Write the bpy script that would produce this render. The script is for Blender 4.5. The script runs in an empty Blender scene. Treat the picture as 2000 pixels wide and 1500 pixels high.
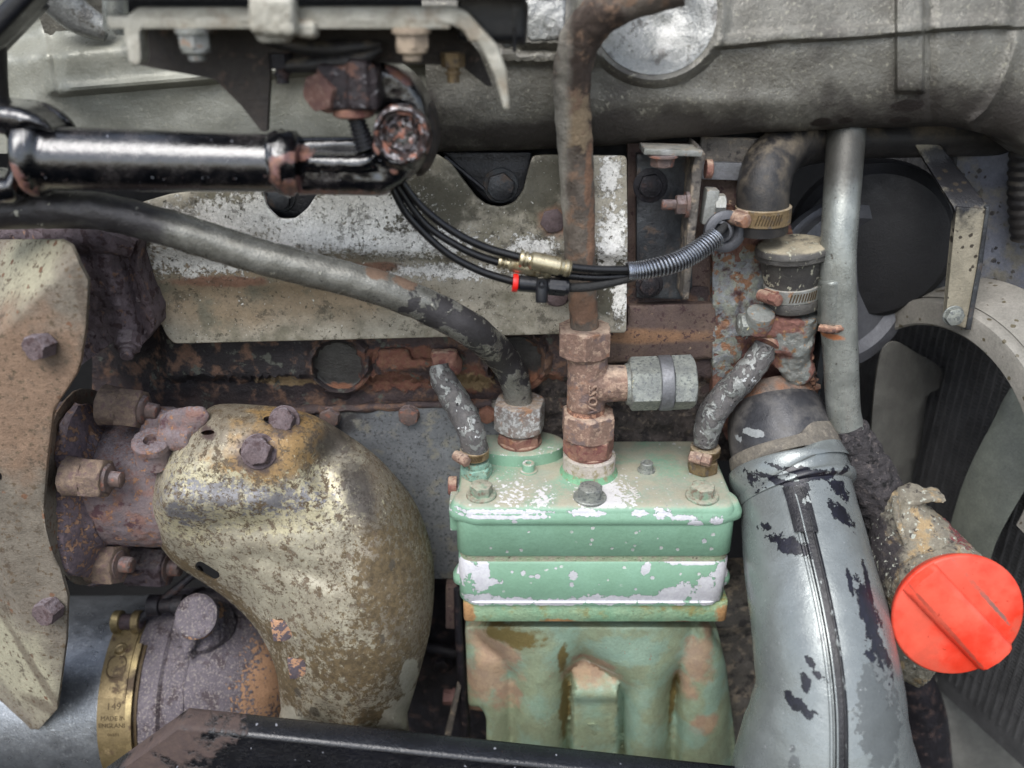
import bpy, bmesh, math, random
from mathutils import Vector, Matrix, noise as mnoise
from mathutils.geometry import delaunay_2d_cdt

random.seed(7)
scene = bpy.context.scene
C = scene.collection
# ---------------------------------------------------------------- camera
S = 0.0004                 # metres per working unit
DC = 1700.0                # camera distance in working units
PITCH = math.radians(25.0) # the camera looks down this much
cs, sn = math.cos(PITCH), math.sin(PITCH)
Z0 = 1.2                   # height of the engine above the ground, metres
cam_d = bpy.data.cameras.new('camera'); cam = bpy.data.objects.new('camera', cam_d); C.objects.link(cam)
cam_d.sensor_width = 36.0; cam_d.lens = 36.0 * DC / 2000.0
cam_d.clip_start = 0.01; cam_d.clip_end = 100.0
cam.location = (0, -DC * cs * S, Z0 + DC * sn * S)
cam.rotation_euler = (math.radians(90) - PITCH, 0, 0)
cam_d.dof.use_dof = True
cam_d.dof.focus_distance = (DC - 120) * S
cam_d.dof.aperture_fstop = 3.6
scene.camera = cam
# ---------------------------------------------------------------- world and light (soft overcast daylight)
SUN_EL, SUN_AZ = math.radians(54), math.radians(202)   # azimuth measured clockwise from +Y
world = bpy.data.worlds.new('World'); scene.world = world; world.use_nodes = True
wn = world.node_tree.nodes; wl = world.node_tree.links; wn.clear()
wo = wn.new('ShaderNodeOutputWorld'); bg = wn.new('ShaderNodeBackground')
sky = wn.new('ShaderNodeTexSky'); sky.sky_type = 'NISHITA'; sky.sun_disc = False
sky.sun_elevation = SUN_EL; sky.sun_rotation = SUN_AZ
sky.air_density = 1.0; sky.dust_density = 1.5; sky.ozone_density = 1.0
hs = wn.new('ShaderNodeHueSaturation'); hs.inputs['Saturation'].default_value = 0.55
wl.new(sky.outputs[0], hs.inputs['Color']); wl.new(hs.outputs[0], bg.inputs[0])
bg.inputs[1].default_value = 0.115
wl.new(bg.outputs[0], wo.inputs[0])
sd = bpy.data.lights.new('sun', 'SUN'); sun = bpy.data.objects.new('sun', sd); C.objects.link(sun)
sd.energy = 1.5; sd.angle = math.radians(40); sd.color = (1.0, 0.985, 0.97)
sdir = Vector((math.sin(SUN_AZ) * math.cos(SUN_EL), math.cos(SUN_AZ) * math.cos(SUN_EL), math.sin(SUN_EL)))
sun.rotation_euler = sdir.to_track_quat('Z', 'Y').to_euler(); sun.location = (-1, -1.5, 4)
vs = scene.view_settings
vs.view_transform = 'Standard'; vs.look = 'None'; vs.gamma = 1.0; vs.exposure = 1.15
scene.cycles.max_bounces = 6; scene.cycles.diffuse_bounces = 3; scene.cycles.glossy_bounces = 3

# ---------------------------------------------------------------- coordinates
# working units: x right, -y towards the viewer (depth d), z up (height h).
def W(px, py, d):
    kx, ky = px - 1000.0, 750.0 - py
    z = (d + ky * sn) / (cs + ky * sn / DC)
    k = (DC - z) / DC
    y = ky * k
    return Vector((kx * k, -(z * cs - y * sn), y * cs + z * sn))
def K(px, py, d):
    ky = 750.0 - py
    return (DC - (d + ky * sn) / (cs + ky * sn / DC)) / DC
def Hh(px, py, h):         # point of the pixel's ray at height h
    kx, ky = px - 1000.0, 750.0 - py
    z = (h - ky * cs) / (sn - ky * cs / DC)
    k = (DC - z) / DC
    return Vector((kx * k, -(z * cs - ky * k * sn), h))
X = Vector((1, 0, 0)); F = Vector((0, -1, 0)); U = Vector((0, 0, 1))
def V(*a): return Vector(a)
def toW(v): return Vector((v.x * S, v.y * S, v.z * S + Z0))

def hx(s):
    s = s.lstrip('#'); out = []
    for i in (0, 2, 4):
        c = int(s[i:i + 2], 16) / 255.0
        out.append(c / 12.92 if c <= 0.04045 else ((c + 0.055) / 1.055) ** 2.4)
    return (out[0], out[1], out[2], 1.0)

# ---------------------------------------------------------------- materials
class NT:
    def __init__(s, name):
        s.m = bpy.data.materials.new(name); s.m.use_nodes = True
        s.t = s.m.node_tree; s.n = s.t.nodes; s.l = s.t.links; s.n.clear()
        s.out = s.n.new('ShaderNodeOutputMaterial'); s.b = s.n.new('ShaderNodeBsdfPrincipled')
        s.l.new(s.b.outputs[0], s.out.inputs[0])
        g = s.n.new('ShaderNodeNewGeometry'); s.g = g
        v = s.n.new('ShaderNodeVectorMath'); v.operation = 'SCALE'; v.inputs['Scale'].default_value = 1.0 / S
        s.l.new(g.outputs['Position'], v.inputs[0]); s.p = v.outputs[0]
    def inp(s, sock, v):
        if isinstance(v, (int, float)): sock.default_value = v
        elif isinstance(v, tuple): sock.default_value = v
        else: s.l.new(v, sock)
    def math(s, op, a, b=0.0, clamp=False):
        n = s.n.new('ShaderNodeMath'); n.operation = op; n.use_clamp = clamp
        s.inp(n.inputs[0], a); s.inp(n.inputs[1], b); return n.outputs[0]
    def step(s, v, lo, hi):
        n = s.n.new('ShaderNodeMapRange'); n.interpolation_type = 'SMOOTHSTEP'
        s.inp(n.inputs['Value'], v); s.inp(n.inputs['From Min'], lo); s.inp(n.inputs['From Max'], hi); return n.outputs[0]
    def mapping(s, off=(0, 0, 0), sc=(1, 1, 1), rot=(0, 0, 0), kind='POINT'):
        n = s.n.new('ShaderNodeMapping'); n.vector_type = kind; s.l.new(s.p, n.inputs[0])
        n.inputs['Location'].default_value = off; n.inputs['Rotation'].default_value = rot; n.inputs['Scale'].default_value = sc
        return n.outputs[0]
    def noise(s, size, det=5, rough=0.6, seed=0, stretch=None, rot=(0, 0, 0), dist=0.0):
        n = s.n.new('ShaderNodeTexNoise'); n.inputs['Scale'].default_value = 1.0 / size
        n.inputs['Detail'].default_value = det; n.inputs['Roughness'].default_value = rough; n.inputs['Distortion'].default_value = dist
        st = stretch or (1, 1, 1)
        s.l.new(s.mapping(off=(seed * 137.3, seed * 71.9, seed * 213.1), sc=(1 / st[0], 1 / st[1], 1 / st[2]), rot=rot), n.inputs['Vector'])
        return n.outputs['Fac']
    def mixc(s, f, a, b):
        n = s.n.new('ShaderNodeMix'); n.data_type = 'RGBA'; s.inp(n.inputs[0], f); s.inp(n.inputs[6], a); s.inp(n.inputs[7], b); return n.outputs[2]
    def mixf(s, f, a, b):
        n = s.n.new('ShaderNodeMix'); n.data_type = 'FLOAT'; s.inp(n.inputs[0], f); s.inp(n.inputs[2], a); s.inp(n.inputs[3], b); return n.outputs[0]

def hm_(s, keep=False):
    import colorsys
    s = s.lstrip('#'); r, g, b = [int(s[i:i + 2], 16) / 255.0 for i in (0, 2, 4)]
    h, q, v = colorsys.rgb_to_hsv(r, g, b)
    if not keep and r > g > b and q > 0.34: q = 0.34 + (q - 0.34) * 0.5
    r, g, b = colorsys.hsv_to_rgb(h, q, v); return hx('%02x%02x%02x' % (int(r * 255), int(g * 255), int(b * 255)))
def mat(name, base, var=None, vs_=60, rough=0.5, metal=0.0, layers=(), bump=((5, 0.4),), coat=0.0, vmix=(0.35, 0.65), spec=0.5, keep=False, grain=0.16, bs=1.9):
    """layers: dicts with c colour, s size, t threshold, w softness, blobs [(point, rx, rz, rot)], k raggedness, spots, up, r, m, h."""
    T = NT(name); hx = lambda q: hm_(q, keep); col = hx(base); seed = sum(map(ord, name)) % 17 + 1
    if var:
        col = T.mixc(T.step(T.noise(vs_, 4, 0.6, seed), vmix[0], vmix[1]), hx(base), hx(var))
    R = T.math('ADD', T.math('MULTIPLY', T.math('SUBTRACT', T.noise(vs_ * 0.4, 4, 0.7, seed + 3), 0.5), 0.5), rough, True)
    M_ = metal; H = None
    for i, L in enumerate(layers):
        s = L.get('s', 20); w = L.get('w', 0.03); t = L.get('t', 0.55)
        nz = T.noise(s, L.get('det', 6), L.get('rg', 0.62), seed + i * 5 + 7, L.get('st'), L.get('rot', (0, 0, 0)), L.get('dist', 0.0))
        if 'spots' in L:
            vn = T.n.new('ShaderNodeTexVoronoi'); vn.inputs['Scale'].default_value = 1.0 / s; vn.inputs['Randomness'].default_value = 1.0
            wv = T.n.new('ShaderNodeVectorMath'); wv.operation = 'ADD'
            st = L.get('st', (1, 1, 1)); base_v = T.mapping(off=(i * 31 + 5, 3, 7), sc=(1 / st[0], 1 / st[1], 1 / st[2]), rot=L.get('rot', (0, 0, 0)))
            nn = T.n.new('ShaderNodeTexNoise'); nn.inputs['Scale'].default_value = 3.0 / s; nn.inputs['Detail'].default_value = 3
            T.l.new(T.p, nn.inputs['Vector'])
            sc_ = T.n.new('ShaderNodeVectorMath'); sc_.operation = 'SCALE'; sc_.inputs['Scale'].default_value = s * 0.35
            T.l.new(nn.outputs['Color'], sc_.inputs[0]); T.l.new(base_v, wv.inputs[0]); T.l.new(sc_.outputs[0], wv.inputs[1])
            T.l.new(wv.outputs[0], vn.inputs['Vector'])
            sp = T.n.new('ShaderNodeSeparateColor'); T.l.new(vn.outputs['Color'], sp.inputs[0])
            rad = T.math('MULTIPLY', sp.outputs[1], L['spots'])
            m1 = T.step(T.math('SUBTRACT', rad, vn.outputs['Distance']), -0.02, 0.05)
            mask = T.math('MULTIPLY', m1, T.math('LESS_THAN', sp.outputs[0], L.get('p', 0.5)))
            if 'gate' in L:
                mask = T.math('MULTIPLY', mask, T.step(T.noise(L['gate'], 2, 0.5, seed + 11), 0.45, 0.55))
        else:
            mask = None
        if 'blobs' in L:
            b = None
            for bl in L['blobs']:
                p = bl[0]; rx = bl[1]; rz = bl[2] if len(bl) > 2 else rx; ro = bl[3] if len(bl) > 3 else 0.0
                v = T.mapping((p.x, p.y, p.z + Z0 / S), (rx, bl[4] if len(bl) > 4 else max(rx, rz) * 1.5, rz), (0, math.radians(ro), 0), 'TEXTURE')
                ln = T.n.new('ShaderNodeVectorMath'); ln.operation = 'LENGTH'; T.l.new(v, ln.inputs[0])
                f = T.math('SUBTRACT', 1.0, ln.outputs['Value'])
                b = f if b is None else T.math('MAXIMUM', b, f)
            b = T.math('MAXIMUM', b, -1.0)
            f = T.math('ADD', b, T.math('MULTIPLY', T.math('SUBTRACT', nz, 0.5), L.get('k', 1.8)))
            bm = T.step(f, L.get('bo', 0.0) - w * 2, L.get('bo', 0.0) + w * 2)
            mask = bm if mask is None else T.math('MULTIPLY', mask, bm)
        elif mask is None:
            mask = T.step(nz, t - w, t + w)
        if 'up' in L:
            sx = T.n.new('ShaderNodeSeparateXYZ'); T.l.new(T.g.outputs['Normal'], sx.inputs[0])
            u = T.step(sx.outputs[2], L['up'][0], L['up'][1]); mask = T.math('MULTIPLY', mask, u)
        if 'gain' in L: mask = T.math('MULTIPLY', mask, L['gain'])
        c = hx(L['c'])
        if 'c2' in L: c = T.mixc(T.step(T.noise(L.get('s2', s * 0.6), 4, 0.6, seed + i + 31), 0.4, 0.6), hx(L['c']), hx(L['c2']))
        col = T.mixc(mask, col, c)
        if 'r' in L: R = T.mixf(mask, R, L['r'])
        if 'm' in L: M_ = T.mixf(mask, M_, L['m'])
        if 'h' in L:
            hh = T.math('MULTIPLY', mask, L['h']); H = hh if H is None else T.math('ADD', H, hh)
    for j, (sz, am) in enumerate(bump):
        hh = T.math('MULTIPLY', T.noise(sz, 5, 0.65, seed + 50 + j), am); H = hh if H is None else T.math('ADD', H, hh)
    if grain:
        g1 = T.math('SUBTRACT', T.noise(5.0, 3, 0.8, seed + 90), 0.5); g2 = T.math('SUBTRACT', T.noise(38.0, 5, 0.7, seed + 91), 0.5)
        gs = T.math('ADD', T.math('MULTIPLY', T.math('ADD', T.math('MULTIPLY', g1, 1.3), g2), grain * 4.0), 1.0)
        vsn = T.n.new('ShaderNodeVectorMath'); vsn.operation = 'SCALE'
        if isinstance(col, tuple): vsn.inputs[0].default_value = col[:3]
        else: T.l.new(col, vsn.inputs[0])
        T.l.new(gs, vsn.inputs['Scale']); col = vsn.outputs[0]
    T.inp(T.b.inputs['Base Color'], col); T.inp(T.b.inputs['Roughness'], R); T.inp(T.b.inputs['Metallic'], M_)
    T.b.inputs['Specular IOR Level'].default_value = spec
    if coat: T.b.inputs['Coat Weight'].default_value = coat; T.b.inputs['Coat Roughness'].default_value = 0.12
    if H is not None:
        bn = T.n.new('ShaderNodeBump'); bn.inputs['Strength'].default_value = 1.0; bn.inputs['Distance'].default_value = S * bs
        T.l.new(H, bn.inputs['Height']); T.l.new(bn.outputs[0], T.b.inputs['Normal'])
    return T.m

# ---------------------------------------------------------------- mesh helpers (all in working units)
def emit(name, vf, m, parent=None, sharp=38, smooth=True, origin=None, recalc=True):
    vs_, fs = vf
    o = origin
    if o is None:
        n = len(vs_); o = Vector((sum(v[0] for v in vs_) / n, sum(v[1] for v in vs_) / n, min(v[2] for v in vs_)))
    me = bpy.data.meshes.new(name)
    me.from_pydata([((v[0] - o.x) * S, (v[1] - o.y) * S, (v[2] - o.z) * S) for v in vs_], [], fs)
    if recalc:
        bm = bmesh.new(); bm.from_mesh(me); bmesh.ops.recalc_face_normals(bm, faces=bm.faces); bm.to_mesh(me); bm.free()
    if smooth:
        for p in me.polygons: p.use_smooth = True
        if sharp: me.set_sharp_from_angle(angle=math.radians(sharp))
    ob = bpy.data.objects.new(name, me); C.objects.link(ob); me.materials.append(m)
    ob.location = toW(o); ob['_w'] = 1
    if parent is not None:
        ob.parent = parent; ob.location = toW(o) - wloc(parent)
    del ob['_w']
    return ob
def wloc(o):
    l = Vector(o.location); p = o.parent
    while p is not None: l += p.location; p = p.parent
    return l
def thing(name, label, cat, p, group=None):
    o = bpy.data.objects.new(name, None); C.objects.link(o); o.empty_display_size = 0.01
    o.location = toW(p); return tag(o, label, cat, group)
def tag(o, label, cat, group=None):
    o['label'] = label; o['category'] = cat
    if group: o['group'] = group
    return o
def struct(o, kind='structure'):
    o['kind'] = kind; return o
def join(*vfs):
    vv, ff = [], []
    for v, f in vfs:
        n = len(vv); vv += list(v); ff += [tuple(i + n for i in q) for q in f]
    return vv, ff
def basis(a):
    a = a.normalized(); t = U if abs(a.z) < 0.9 else F
    e1 = t.cross(a).normalized(); e2 = a.cross(e1).normalized(); return e1, e2, a
def crom(pts, n=8, closed=False):
    m = len(pts); out = []; L = len(pts[0])
    rng = range(m) if closed else range(m - 1)
    for i in rng:
        g = lambda k: pts[k % m] if closed else pts[max(0, min(m - 1, k))]
        p0, p1, p2, p3 = g(i - 1), g(i), g(i + 1), g(i + 2)
        for j in range(n):
            t = j / n
            out.append(tuple(0.5 * (2 * p1[q] + (p2[q] - p0[q]) * t + (2 * p0[q] - 5 * p1[q] + 4 * p2[q] - p3[q]) * t * t + (3 * p1[q] - p0[q] - 3 * p2[q] + p3[q]) * t ** 3) for q in range(L)))
    if not closed: out.append(tuple(pts[-1]))
    return out
def sweep(path, radii, n=24, caps=True, flat=1.0, up=None, lump=0.0, lsize=20, ovality=None):
    """tube along world points with given radii"""
    vs_, fs = [], []; prev = None
    for i, p in enumerate(path):
        a = (path[min(i + 1, len(path) - 1)] - path[max(i - 1, 0)]).normalized()
        if prev is None: e1, e2, _ = basis(a)
        else: e1 = (prev - a * prev.dot(a)).normalized(); e2 = a.cross(e1).normalized()
        prev = e1
        for k in range(n):
            th = 2 * math.pi * k / n
            q = p + (e1 * math.cos(th) * flat + e2 * math.sin(th)) * radii[i]
            if lump: q = q + (q - p).normalized() * lump * mnoise.fractal(q / lsize, 0.7, 2.0, 4)
            vs_.append(q)
    m = len(path)
    for i in range(m - 1):
        for k in range(n):
            fs.append((i * n + k, i * n + (k + 1) % n, (i + 1) * n + (k + 1) % n, (i + 1) * n + k))
    if caps: fs.append(tuple(range(n - 1, -1, -1))); fs.append(tuple((m - 1) * n + k for k in range(n)))
    return vs_, fs
def tube(ctrl, n=24, res=8, **kw):
    """ctrl: (px, py, d, radius_px)"""
    P = crom([(*W(a, b, c), r * K(a, b, c)) for a, b, c, r in ctrl], res)
    return sweep([Vector(p[:3]) for p in P], [p[3] for p in P], n, **kw)
def utube(ctrl, n=16, res=8, **kw):
    P = crom([(p.x, p.y, p.z, r) for p, r in ctrl], res)
    return sweep([Vector(p[:3]) for p in P], [p[3] for p in P], n, **kw)
def lathe(c, axis, prof, n=32, hexa=None, rfun=None, caps=True, lump=0.0, lsize=15, phase=0.0):
    """prof: (r, h) along axis from c. hexa: set of profile indices that are hexagonal -> r is the across-corner radius"""
    e1, e2, a = basis(axis); vs_, fs = [], []
    for i, (r, h) in enumerate(prof):
        for k in range(n):
            th = 2 * math.pi * k / n + phase; rr = r
            if rfun: rr = rfun(i, th, r)
            q = c + a * h + (e1 * math.cos(th) + e2 * math.sin(th)) * rr
            if lump: q = q + (q - c).normalized() * lump * mnoise.fractal(q / lsize, 0.7, 2.0, 4)
            vs_.append(q)
    m = len(prof)
    for i in range(m - 1):
        for k in range(n):
            fs.append((i * n + k, i * n + (k + 1) % n, (i + 1) * n + (k + 1) % n, (i + 1) * n + k))
    if caps: fs.append(tuple(range(n - 1, -1, -1))); fs.append(tuple((m - 1) * n + k for k in range(n)))
    return vs_, fs
def hexr(th, R, sides=6):
    s = math.pi / sides; a = (th % (2 * s)) - s
    return R * math.cos(s) / math.cos(a)
def hexnut(c, axis, R, H, both=False, n=48, phase=0.0, bore=0.0, lump=0.0, ch=1.0, sides=6):
    """chamfered hexagon of corner radius R and height H standing on c"""
    apo = R * math.cos(math.pi / sides); hs_ = []
    c_ = (R - apo) * 0.62 * ch
    if both: hs_ += [(0, 0), (c_ * 0.35, 1), (c_ * 0.7, 1), (c_ * 1.3, 1)]
    else: hs_ += [(0, 2), (H * 0.3, 2)]
    hs_ += [(H - c_ * 1.3, 1), (H - c_ * 0.7, 1), (H - c_ * 0.35, 1), (H, 1)]
    prof = [(R, h) for h, _ in hs_]
    def rf(i, th, r):
        h = hs_[i][0]; x = hexr(th - phase, R, sides)
        lim = apo * 0.97 + (H - h) * 1.75
        if both: lim = min(lim, apo * 0.97 + h * 1.75)
        return min(x, lim)
    v = lathe(c, axis, prof, n, rfun=rf, phase=phase, lump=lump, caps=not bore)
    if bore:
        vs_, fs = v; a = axis.normalized(); e1, e2, _ = basis(axis); base = len(vs_)
        for h in (H, H * 0.3):
            for k in range(n):
                th = 2 * math.pi * k / n + phase; vs_.append(c + a * h + (e1 * math.cos(th) + e2 * math.sin(th)) * bore)
        top = (len(hs_) - 1) * n
        for k in range(n):
            k2 = (k + 1) % n
            fs.append((top + k, top + k2, base + k2, base + k)); fs.append((base + k, base + k2, base + n + k2, base + n + k))
        fs.append(tuple(base + n + k for k in range(n))); fs.append(tuple(range(n - 1, -1, -1)))
    return v
def box(c, sx, sy, sz, rot=None, bev=0.0):
    bm = bmesh.new(); bmesh.ops.create_cube(bm, size=1.0)
    for v in bm.verts: v.co = Vector((v.co.x * sx, v.co.y * sy, v.co.z * sz))
    if bev: bmesh.ops.bevel(bm, geom=bm.edges[:], offset=bev, segments=2, affect='EDGES', profile=0.6)
    R = rot if rot is not None else Matrix.Identity(3)
    vs_ = [c + R @ v.co for v in bm.verts]; bm.verts.index_update(); fs = [tuple(v.index for v in f.verts) for f in bm.faces]; bm.free()
    return vs_, fs
def frame(ax, up=None):
    """3x3 with columns: x along ax, z as close to up as possible"""
    a = ax.normalized(); u = up or U
    y = u.cross(a); y = y.normalized() if y.length > 1e-4 else F.copy(); z = a.cross(y).normalized()
    return Matrix((a, y, z)).transposed()
def rot2(deg): # rotation in the picture-like plane (about the y axis)
    return Matrix.Rotation(math.radians(deg), 3, 'Y')
def rpoly(pts, r, seg=5):
    """round the corners of a 2-D polygon; r a number or a list"""
    out = []; n = len(pts)
    for i in range(n):
        p0, p1, p2 = Vector(pts[i - 1]), Vector(pts[i]), Vector(pts[(i + 1) % n])
        rr = r[i] if isinstance(r, (list, tuple)) else r
        a = p0 - p1; b = p2 - p1
        if rr <= 0 or a.length < 1e-6 or b.length < 1e-6: out.append(tuple(p1)); continue
        q = min(rr, a.length * 0.48, b.length * 0.48)
        s_, e_ = p1 + a.normalized() * q, p1 + b.normalized() * q
        for j in range(seg + 1):
            t = j / seg; out.append(tuple(s_ * (1 - t) ** 2 + p1 * 2 * t * (1 - t) + e_ * t * t))
    return out
def ccw(pts):
    A = sum(pts[i][0] * pts[(i + 1) % len(pts)][1] - pts[(i + 1) % len(pts)][0] * pts[i][1] for i in range(len(pts)))
    return pts if A > 0 else pts[::-1]
def inset(pts, q):
    n = len(pts); out = []
    for i in range(n):
        a = Vector(pts[i]) - Vector(pts[i - 1]); b = Vector(pts[(i + 1) % n]) - Vector(pts[i])
        na = Vector((-a.y, a.x)); nb = Vector((-b.y, b.x))
        if na.length < 1e-9: na = nb
        if nb.length < 1e-9: nb = na
        na.normalize(); nb.normalize(); m = na + nb
        m = m.normalized() if m.length > 1e-6 else na
        out.append((pts[i][0] + m.x * q / max(0.4, m.dot(na)), pts[i][1] + m.y * q / max(0.4, m.dot(na))))
    return out
def loft(pts, levels):
    """pts: 2-D outline in (x, y) working units; levels: (height, inset)"""
    pts = ccw(pts); n = len(pts); vs_, fs = [], []
    for h, q in levels:
        vs_ += [Vector((a, b, h)) for a, b in (inset(pts, q) if q else pts)]
    for i in range(len(levels) - 1):
        for k in range(n):
            fs.append((i * n + k, i * n + (k + 1) % n, (i + 1) * n + (k + 1) % n, (i + 1) * n + k))
    fs.append(tuple(range(n - 1, -1, -1))); fs.append(tuple((len(levels) - 1) * n + k for k in range(n)))
    return vs_, fs
def inpoly(x, y, pts):
    c = False; n = len(pts); j = n - 1
    for i in range(n):
        xi, yi = pts[i]; xj, yj = pts[j]
        if (yi > y) != (yj > y) and x < (xj - xi) * (y - yi) / (yj - yi) + xi: c = not c
        j = i
    return c
def segdist(x, y, a, b):
    dx, dy = b[0] - a[0], b[1] - a[1]; l2 = dx * dx + dy * dy
    t = 0 if l2 == 0 else max(0, min(1, ((x - a[0]) * dx + (y - a[1]) * dy) / l2))
    return math.hypot(x - a[0] - t * dx, y - a[1] - t * dy)
def edist(x, y, pts): return min(segdist(x, y, pts[i - 1], pts[i]) for i in range(len(pts)))
def dense(pts, step):
    out = []; n = len(pts)
    for i in range(n):
        a, b = pts[i], pts[(i + 1) % n]; L = math.hypot(b[0] - a[0], b[1] - a[1]); m = max(1, int(L / step))
        out += [(a[0] + (b[0] - a[0]) * j / m, a[1] + (b[1] - a[1]) * j / m) for j in range(m)]
    return out
def patch(outline, dfun, th=10, step=10, holes=(), rnd=0.0, jit=0.25, back=None, feats=()):
    """sheet or casting face: outline in px of the photograph, depth from dfun(px, py), real thickness th behind it"""
    O = ccw(dense(outline, step)); hs_ = [ccw(dense(h, max(3, step * 0.4))) for h in holes]
    pts = [Vector(p) for p in O]; edges = [(i, (i + 1) % len(O)) for i in range(len(O))]
    bset = list(edges)
    for h in hs_:
        n0 = len(pts); pts += [Vector(p) for p in h]; e = [(n0 + i, n0 + (i + 1) % len(h)) for i in range(len(h))]; edges += e; bset += e
    if rnd:
        for q in (rnd * 0.12, rnd * 0.4, rnd * 0.75):
            for p in inset(O, q):
                if inpoly(p[0], p[1], O) and edist(p[0], p[1], O) > q * 0.7 and not any(inpoly(p[0], p[1], h) for h in hs_): pts.append(Vector(p))
    fpts = set()
    for line, offs, fs_ in feats:
        for i in range(len(line) - 1):
            a, b = line[i], line[i + 1]; dx, dy = b[0] - a[0], b[1] - a[1]; L = math.hypot(dx, dy); m = max(1, int(L / fs_))
            for j in range(m):
                for o_ in offs:
                    q = (a[0] + dx * j / m - dy / L * o_, a[1] + dy * j / m + dx / L * o_)
                    if inpoly(q[0], q[1], O) and edist(q[0], q[1], O) > 3: pts.append(Vector(q)); fpts.add((int(q[0] // 8), int(q[1] // 8)))
    def nearf(a, b): return fpts and (int(a // 8), int(b // 8)) in fpts
    x0, x1 = min(p[0] for p in O), max(p[0] for p in O); y0, y1 = min(p[1] for p in O), max(p[1] for p in O)
    y = y0 + step * 0.5; r = random.Random(3); mrg = max(step * 0.45, rnd)
    while y < y1:
        x = x0 + step * 0.5
        while x < x1:
            a, b = x + r.uniform(-jit, jit) * step, y + r.uniform(-jit, jit) * step
            if not nearf(a, b) and inpoly(a, b, O) and edist(a, b, O) > mrg and not any(inpoly(a, b, h) or edist(a, b, h) < step * 0.3 for h in hs_): pts.append(Vector((a, b)))
            x += step
        y += step
    V2, E2, F2, ov, oe, of = delaunay_2d_cdt(pts, edges, [], 1, 1e-4)
    tris = []
    for f in F2:
        cx = sum(V2[i].x for i in f) / len(f); cy = sum(V2[i].y for i in f) / len(f)
        if inpoly(cx, cy, O) and not any(inpoly(cx, cy, h) for h in hs_): tris.append(tuple(f))
    n = len(V2); vs_ = []; bk = []
    for v in V2:
        d = dfun(v.x, v.y)
        if rnd:
            e = edist(v.x, v.y, O)
            if e < rnd: d -= (1 - math.sqrt(max(0, 1 - (1 - e / rnd) ** 2))) * rnd
        vs_.append(W(v.x, v.y, d))
        bd = (d - th) if back is None else min(back, d - 2)
        q = W(v.x, v.y, d); bk.append(Vector((q.x, -bd, q.z)))
    fs = list(tris) + [tuple(i + n for i in reversed(t)) for t in tris]
    cnt = {}
    for t in tris:
        for i in range(len(t)):
            a, b = t[i], t[(i + 1) % len(t)]; cnt[(a, b)] = cnt.get((a, b), 0) + 1
    for (a, b) in list(cnt):
        if (b, a) not in cnt: fs.append((b, a, a + n, b + n))
    return vs_ + bk, fs
def ell(cx, cy, rx, ry, rot=0, n=20):
    c, s = math.cos(math.radians(rot)), math.sin(math.radians(rot))
    return [(cx + rx * math.cos(t) * c - ry * math.sin(t) * s, cy + rx * math.cos(t) * s + ry * math.sin(t) * c) for t in [2 * math.pi * i / n for i in range(n)]]
def slot(cx, cy, L, w, rot=0):
    c, s = math.cos(math.radians(rot)), math.sin(math.radians(rot)); o = []
    for k in range(7): t = -math.pi / 2 + math.pi * k / 6; o.append((L / 2 + w * math.cos(t), w * math.sin(t)))
    for k in range(7): t = math.pi / 2 + math.pi * k / 6; o.append((-L / 2 + w * math.cos(t), w * math.sin(t)))
    return [(cx + a * c - b * s, cy + a * s + b * c) for a, b in o]
def fuse(vf, voxel=4.0, smooth=4, lump=0.0, lsize=14):
    """weld overlapping solids into one cast body"""
    me = bpy.data.meshes.new('fuse'); me.from_pydata([tuple(v) for v in vf[0]], [], vf[1])
    bm = bmesh.new(); bm.from_mesh(me); bmesh.ops.recalc_face_normals(bm, faces=bm.faces); bm.to_mesh(me); bm.free()
    ob = bpy.data.objects.new('fuse', me); C.objects.link(ob)
    r = ob.modifiers.new('r', 'REMESH'); r.mode = 'VOXEL'; r.voxel_size = voxel
    if smooth: s_ = ob.modifiers.new('s', 'SMOOTH'); s_.factor = 0.5; s_.iterations = smooth
    dg = bpy.context.evaluated_depsgraph_get(); ev = ob.evaluated_get(dg).to_mesh()
    vs_ = [v.co.copy() for v in ev.vertices]; fs = [tuple(p.vertices) for p in ev.polygons]
    if lump:
        nn = [v.normal.copy() for v in ev.vertices]
        vs_ = [v + n_ * lump * mnoise.fractal(v / lsize, 0.7, 2.0, 4) for v, n_ in zip(vs_, nn)]
    bpy.data.objects.remove(ob); bpy.data.meshes.remove(me)
    return vs_, fs
def lerp_tab(tab, x):
    if x <= tab[0][0]: return tab[0][1]
    for i in range(len(tab) - 1):
        if x <= tab[i + 1][0]:
            a, b = tab[i], tab[i + 1]; t = (x - a[0]) / (b[0] - a[0]); t = t * t * (3 - 2 * t); return a[1] + (b[1] - a[1]) * t
    return tab[-1][1]
def lerp_lin(tab, x):
    if x <= tab[0][0]: return tab[0][1]
    for i in range(len(tab) - 1):
        if x <= tab[i + 1][0]: a, b = tab[i], tab[i + 1]; return a[1] + (b[1] - a[1]) * (x - a[0]) / (b[0] - a[0])
    return tab[-1][1]
def sstep(a, b, x):
    t = max(0, min(1, (x - a) / (b - a))); return t * t * (3 - 2 * t)
def gau(x, y, cx, cy, rx, ry=None):
    ry = ry or rx; return math.exp(-((x - cx) / rx) ** 2 - ((y - cy) / ry) ** 2)
def bolt(parent, p, axis, R, H, m, washer=0.0, name='bolt', phase=0.2, wm=None, lump=0.0, label=None):
    parts = []
    if washer: parts.append(lathe(p, axis, [(washer * 0.96, -1), (washer, 0.5), (washer, H * 0.14), (washer * 0.95, H * 0.22)], 28))
    parts.append(hexnut(p + axis.normalized() * (H * 0.2 if washer else 0), axis, R, H * (0.8 if washer else 1.0), phase=phase, lump=lump))
    o = emit(name, join(*parts), m, parent, sharp=30)
    if label: o['label'] = label
    return o
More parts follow.
